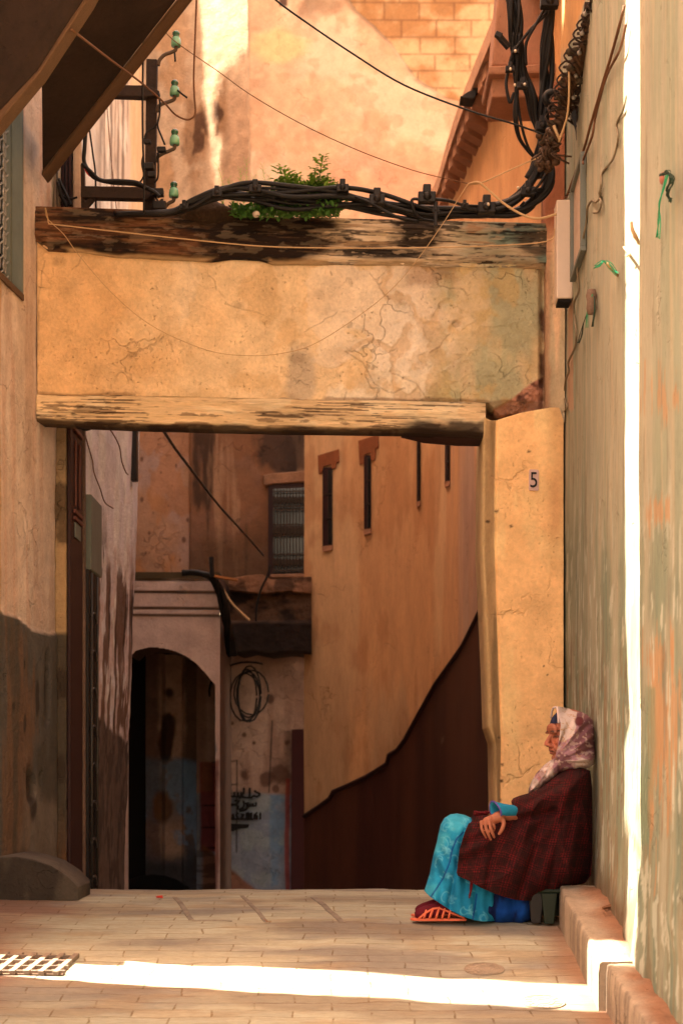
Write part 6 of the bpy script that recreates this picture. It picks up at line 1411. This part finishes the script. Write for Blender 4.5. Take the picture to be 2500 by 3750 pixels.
# ---- sleeve with flared cuff
b = MB(); ax = [P(1950, 2986, YW0 - .03), P(1900, 2976, YW0 - .105), P(1866, 2971, YW0 - .165), P(1844, 2969, YW0 - .195), P(1824, 2967, YW0 - .215), P(1812, 2967, YW0 - .222)]
rad = [.044, .044, .044, .046, .050, .056]; n = 28; V = []
for i, c0 in enumerate(ax):
    tdir = (ax[min(i + 1, 5)] - ax[max(i - 1, 0)]).normalized(); tdir = (tdir + Vector((0, 0, -.35 * i / 5))).normalized(); u_ = tdir.cross(Vector((0, 1, 0))).normalized(); w_ = tdir.cross(u_)
    for k in range(n): a = 2 * math.pi * k / n; r = rad[i] * (1 + .05 * math.sin(3 * a + i)) ; V.append(c0 + u_ * math.cos(a) * r * .76 + w_ * math.sin(a) * r * .9)
inn = [Vector(v) for v in V]
b.add(V, [(i * n + k, i * n + (k + 1) % n, (i + 1) * n + (k + 1) % n, (i + 1) * n + k) for i in range(5) for k in range(n)])
o = b.build('sleeve', mat('sleeve_cotton', color=A(46, 140, 158, .62), bump=.3, sc=120, var=.25, spec=.15), woman, True); so_ = o.modifiers.new('s', 'SOLIDIFY'); so_.thickness = .004
b = MB(); rim = V[5 * n:]; b.tube(rim + [rim[0]], .0042, 5); b.build('cuff_trim', mat('violet_trim', color=A(120, 90, 150, .6), bump=.5, sc=150, var=.6), o, True)

# ---- shawl
sh_out = [(2044, 2830), (2010, 2858), (1985, 2880), (1960, 2894), (1933, 2905), (1900, 2914), (1878, 2923), (1870, 2934), (1874, 2950), (1886, 2966), (1868, 2985), (1850, 2992), (1800, 2988), (1770, 2980), (1732, 2981), (1722, 2999), (1700, 3048), (1681, 3112), (1671, 3195), (1674, 3206), (1719, 3228), (1757, 3250), (1808, 3272), (1850, 3286), (1885, 3295), (1929, 3299), (1968, 3295), (2041, 3282), (2060, 3250), (2100, 3242), (2140, 3236), (2163, 3205), (2168, 3120), (2168, 3000), (2166, 2883), (2160, 2822), (2120, 2806), (2076, 2812)]
def shawl_st(x, y):
    s_ = x + .24 * (y - 3000) + 26 * np.exp(-((x - 1800) / 120) ** 2) * sm(2980, 3150, y); t_ = y - .30 * (x - 1900) * sm(2150, 1900, x) + 30 * np.exp(-((x - 1840) / 110) ** 2) + 26 * np.sin((x - 1700) / 160)
    return s_, t_
def c_shawl(x, y):
    p = np.stack([x / 100, y / 100, 0 * x], -1); n_ = fb(p, (9, 9, 1), 3, 530); s_, t_ = shawl_st(x, y); s_ = s_ + n_ * 1.5; t_ = t_ + n_ * 1.5
    gs, gt = (s_ / 58) % 1, (t_ / 54) % 1
    bs = .5 + .5 * np.sign(np.sin(s_ * 2 * np.pi / np.where(gs < .5, 9.67, 7.25))); bt = .5 + .5 * np.sign(np.sin(t_ * 2 * np.pi / np.where(gt < .5, 9.0, 6.75)))
    k = np.where(gs < .5, .25 + .75 * bs, .22 + .35 * bs) * np.where(gt < .5, .3 + .7 * bt, .35 + .3 * bt)
    k = k * (.8 + .5 * sm(-.3, .4, n_)) + .35 * ((gs < .5) & (gt < .5)) * bs * bt
    return mx(np.tile(np.array(A(12, 5, 7, .4)), (*x.shape, 1)), A(118, 14, 18, .56), np.clip(k, 0, 1))
def d_shawl(x, y):
    ph = np.arctan2(y - 2800, -(x - 2110)); r = np.hypot(x - 2110, y - 2800)
    d = .034 * (.5 - np.abs(np.sin(ph * 6.5 + .9 * np.sin(r / 90) + .5)) ** .8) * sm(60, 260, r) + .006 * np.sin(ph * 31 + r / 70) * sm(120, 300, r)
    arm = line_d(x, y, 2075, 2890, 1895, 2948); d = d + .052 * np.exp(-(arm / 38) ** 2) - .030 * np.exp(-(line_d(x, y, 2030, 2972, 1890, 3000) / 14) ** 2)
    d = d + .018 * np.exp(-(line_d(x, y, 2040, 2848, 1890, 2930) / 12) ** 2) - .016 * np.exp(-(line_d(x, y, 2050, 2872, 1935, 2938) / 8) ** 2)
    d = d - .018 * np.exp(-(line_d(x, y, 1850, 3030, 1700, 3090) / 16) ** 2) + .016 * np.exp(-(line_d(x, y, 1860, 3062, 1690, 3130) / 20) ** 2)
    d = d - .05 * sm(1790, 1700, x) * sm(3050, 2990, y) - .07 * sm(2080, 2160, x) * sm(2950, 3200, y)
    d = d - .02 * np.exp(-(line_d(x, y, 1960, 3100, 1900, 3290) / 13) ** 2) - .018 * np.exp(-(line_d(x, y, 2060, 3000, 2000, 3280) / 14) ** 2) - .015 * np.exp(-(line_d(x, y, 1800, 3130, 1780, 3255) / 10) ** 2)
    return d
inflate('shawl', sh_out, YW0, .20, .15, M['wool'], woman, c_shawl, d_shawl, 2.6, free=(6, 7, 8, 9, 10, 11, 15, 16) + tuple(range(17, 26)))
b = MB(); R = random.Random(8)
for k in range(5): b.tube([P(1722 + k * 2, 3222, YW0 - .14), P(1722 + k * 1.6 + R.uniform(-2, 2), 3250, YW0 - .142), P(1718 + R.uniform(-3, 3), 3292 + R.uniform(-14, 4), YW0 - .14)], .0035, 4, smooth=3)
for k in range(9): b.tube([P(1735 + k * 6, 2986, YW0 - .05), P(1738 + k * 6 + R.uniform(-3, 3), 2974 + R.uniform(-3, 3), YW0 - .06), P(1748 + k * 6, 2978 + R.uniform(-4, 4), YW0 - .06)], .0045, 4, smooth=3)
b.build('fringe', mat('red_fringe', color=A(120, 20, 24, .6), bump=.3, sc=100), woman, True)

# ---- headscarf
sc_out = [(2041, 2586), (2080, 2594), (2131, 2608), (2152, 2620), (2167, 2636), (2174, 2665), (2175, 2716), (2178, 2762), (2172, 2798), (2150, 2814), (2110, 2824), (2076, 2826), (2050, 2830), (2026, 2850), (2000, 2872), (1975, 2888), (1950, 2902), (1932, 2910), (1934, 2890), (1944, 2862), (1962, 2832), (1988, 2804), (2008, 2788), (2030, 2776), (2038, 2745), (2046, 2703), (2052, 2657), (2048, 2634), (2043, 2612)]
def c_scarf(x, y):
    p = np.stack([x / 100, y / 100, 0 * x], -1); b_ = fb(p, (1.5, 1.5, 1), 4, 540); g_ = fb(p, (5, 5, 1), 4, 541); h_ = fb(p, (9, 9, 1), 4, 542)
    c = np.tile(np.array(A(178, 116, 110, .62)), (*x.shape, 1)); c = mx(c, A(224, 182, 152, .70), .85 * sm(.0, .16, b_ * .8 - .05 + .35 * sm(2700, 2600, y)))
    c = mx(c, A(196, 130, 70, .64), .8 * (sm(.10, .16, g_) - sm(.22, .30, g_))); c = mx(c, A(120, 62, 60, .56), .75 * sm(.22, .34, -b_ + .2 * g_)); c = mx(c, A(220, 172, 140, .66), .5 * sm(.34, .46, h_))
    c = mx(c, A(112, 44, 40, .54), .95 * ell(x, y, 2121, 2640, 19, 15, .35 * g_, .2)); c = mx(c, A(150, 80, 76, .58), .5 * sm(2030, 2010, x) * sm(2790, 2830, y) * sm(-.2, .2, g_))
    return mx(c, A(222, 176, 152, .7), .8 * sm(9, 3, line_d(x, y, 2042, 2588, 2052, 2655)) * sm(2660, 2640, y))
def d_scarf(x, y):
    ph = np.arctan2(2790 - y, x - 2020); r = np.hypot(x - 2020, y - 2790)
    m_ = sm(40, 110, r) * sm(2640, 2700, y + .3 * (x - 2040)); d = .012 * np.sin(ph * 15 + .9 * np.sin(r / 40)) * m_ + .004 * np.sin(ph * 37) * m_
    d = d + .012 * np.sin((x - y * .7) / 7.5) * sm(2030, 2000, x) * sm(2790, 2810, y) * .6 - .016 * np.exp(-(line_d(x, y, 2034, 2782, 1990, 2850) / 6) ** 2)
    d = d - .04 * sm(2050, 1960, x) * sm(2785, 2830, y) + .012 * np.exp(-(line_d(x, y, 2060, 2815, 2150, 2800) / 9) ** 2)
    return d
inflate('headscarf', sc_out, YW0, .108, .085, M['silk'], woman, c_scarf, d_scarf, 2.2, free=(0, 22, 23, 24, 25, 26, 27, 28))
b = MB(); b.tube([P(2044, 2648, YW0 - .085), P(2042, 2612, YW0 - .075), P(2038, 2592, YW0 - .05), P(2026, 2592, YW0 - .02), P(2020, 2604, YW0 + .01), P(2016, 2628, YW0 + .04)], .0055, 6, smooth=4)
b.build('scarf_hem', mat('pale_hem', color=A(226, 180, 154, .7), bump=.2, sc=100), woman, True)
b = MB(); b.ball(H(-.010, 0, .040), (.098, .078, .088), RH, 32, 24)
kf = [f for f in b.f if sum(((np.array(b.v[i]) - np.array(HC)) @ np.array(RH))[2] for i in f) / len(f) > .058 and sum(((np.array(b.v[i]) - np.array(HC)) @ np.array(RH))[0] for i in f) / len(f) > .03]; b.f = kf
b.build('underscarf', mat('navy_print', color=A(40, 42, 66, .5), bump=.3, sc=260, var=1.0, stretch=(1, 1, 1)), woman, True)

# ---- socks and sandals
sock = mat('maroon_sock', color=A(110, 16, 28, .6), bump=.4, sc=120); org = mat('orange_rubber', color=A(240, 104, 62, .72), bump=.1, sc=60, var=.12, rough=.45)
for s_, yk in ((-1, YW0 - .06), (1, YW0 + .06)):
    ank = P(1645, 3335, yk); gz = float(GZ(yk)) + .016; X0 = ank.x
    b = MB(); b.tube([Vector((X0 + .04, yk, gz + .052)), Vector((X0, yk, gz + .060)), Vector((X0 - .07, yk, gz + .045)), Vector((X0 - .125, yk, gz + .031)), Vector((X0 - .155, yk, gz + .026)), Vector((X0 - .168, yk, gz + .024))], [.034, .041, .037, .033, .024, .010], 14, smooth=3); b.tube([Vector((X0 + .01, yk, gz + .06)), Vector((X0 + .02, yk, gz + .10))], [.033, .032], 12)
    b.build('sock', sock, woman, True)
    b = MB(); outl = [(X0 + .08, .030), (X0 + .04, .040), (X0 - .03, .040), (X0 - .10, .046), (X0 - .15, .044), (X0 - .180, .030), (X0 - .190, .0)]
    poly = [(x, yk - w_, gz - .004) for x, w_ in outl] + [(x, yk + w_, gz - .004) for x, w_ in outl[-2::-1]]; b.prism(poly, (0, 0, .012)); sd = b.build('sandal', org, woman, False, .003)
    b = MB()
    def arcr(x, w_, h_, lean=0): return [Vector((x + lean * math.sin(a), yk - w_ * math.cos(a), gz + .006 + h_ * math.sin(a))) for a in np.linspace(0, math.pi, 13)]
    for x, w_, h_, ln in ((X0 - .128, .043, .052, .018), (X0 - .100, .044, .066, .024), (X0 - .070, .043, .078, .026), (X0 - .040, .042, .088, .026), (X0 - .008, .041, .096, .022)): b.tube(arcr(x, w_, h_, ln), .0062, 6)
    b.tube([Vector((X0 - .150, yk - .040, gz + .008)), Vector((X0 - .115, yk - .036, gz + .036)), Vector((X0 - .06, yk - .034, gz + .058)), Vector((X0 + .02, yk - .036, gz + .03)), Vector((X0 + .07, yk - .032, gz + .01))], .006, 6, smooth=4)
    b.tube([Vector((X0 - .112, yk, gz + .058)), Vector((X0 - .05, yk, gz + .084)), Vector((X0 + .01, yk, gz + .102))], .007, 6, smooth=3)
    b.build('strap', org, sd, True)

# ---- the stool she sits on
sg = mat('green_plastic', color=A(30, 40, 20, .45), bump=.1, sc=40, rough=.45)
stl = thing('plastic_stool', P(1995, 3388, 7.65), 'low dark green plastic stool under the seated woman', 'stool')
b = MB(); b.box((P(1935, 0, 7.7).x, 7.60, .150), (P(2062, 0, 7.7).x - .02, 7.86, .172)); b.build('seat', sg, stl, bevel=.008)
for x, y in ((1960, 7.62), (2008, 7.60), (1975, 7.84), (2030, 7.84)):
    x0 = P(x, 0, y).x; z0 = float(GZ(y)) + .006; b = MB(); b.prism([(x0 - .022, y - .02, z0), (x0 + .022, y - .02, z0), (x0 + .040, y - .012, .152), (x0 - .036, y - .012, .152)], (0, .035, 0)); b.build('leg', sg if x > 1990 else M['blackiron'], stl, bevel=.004)
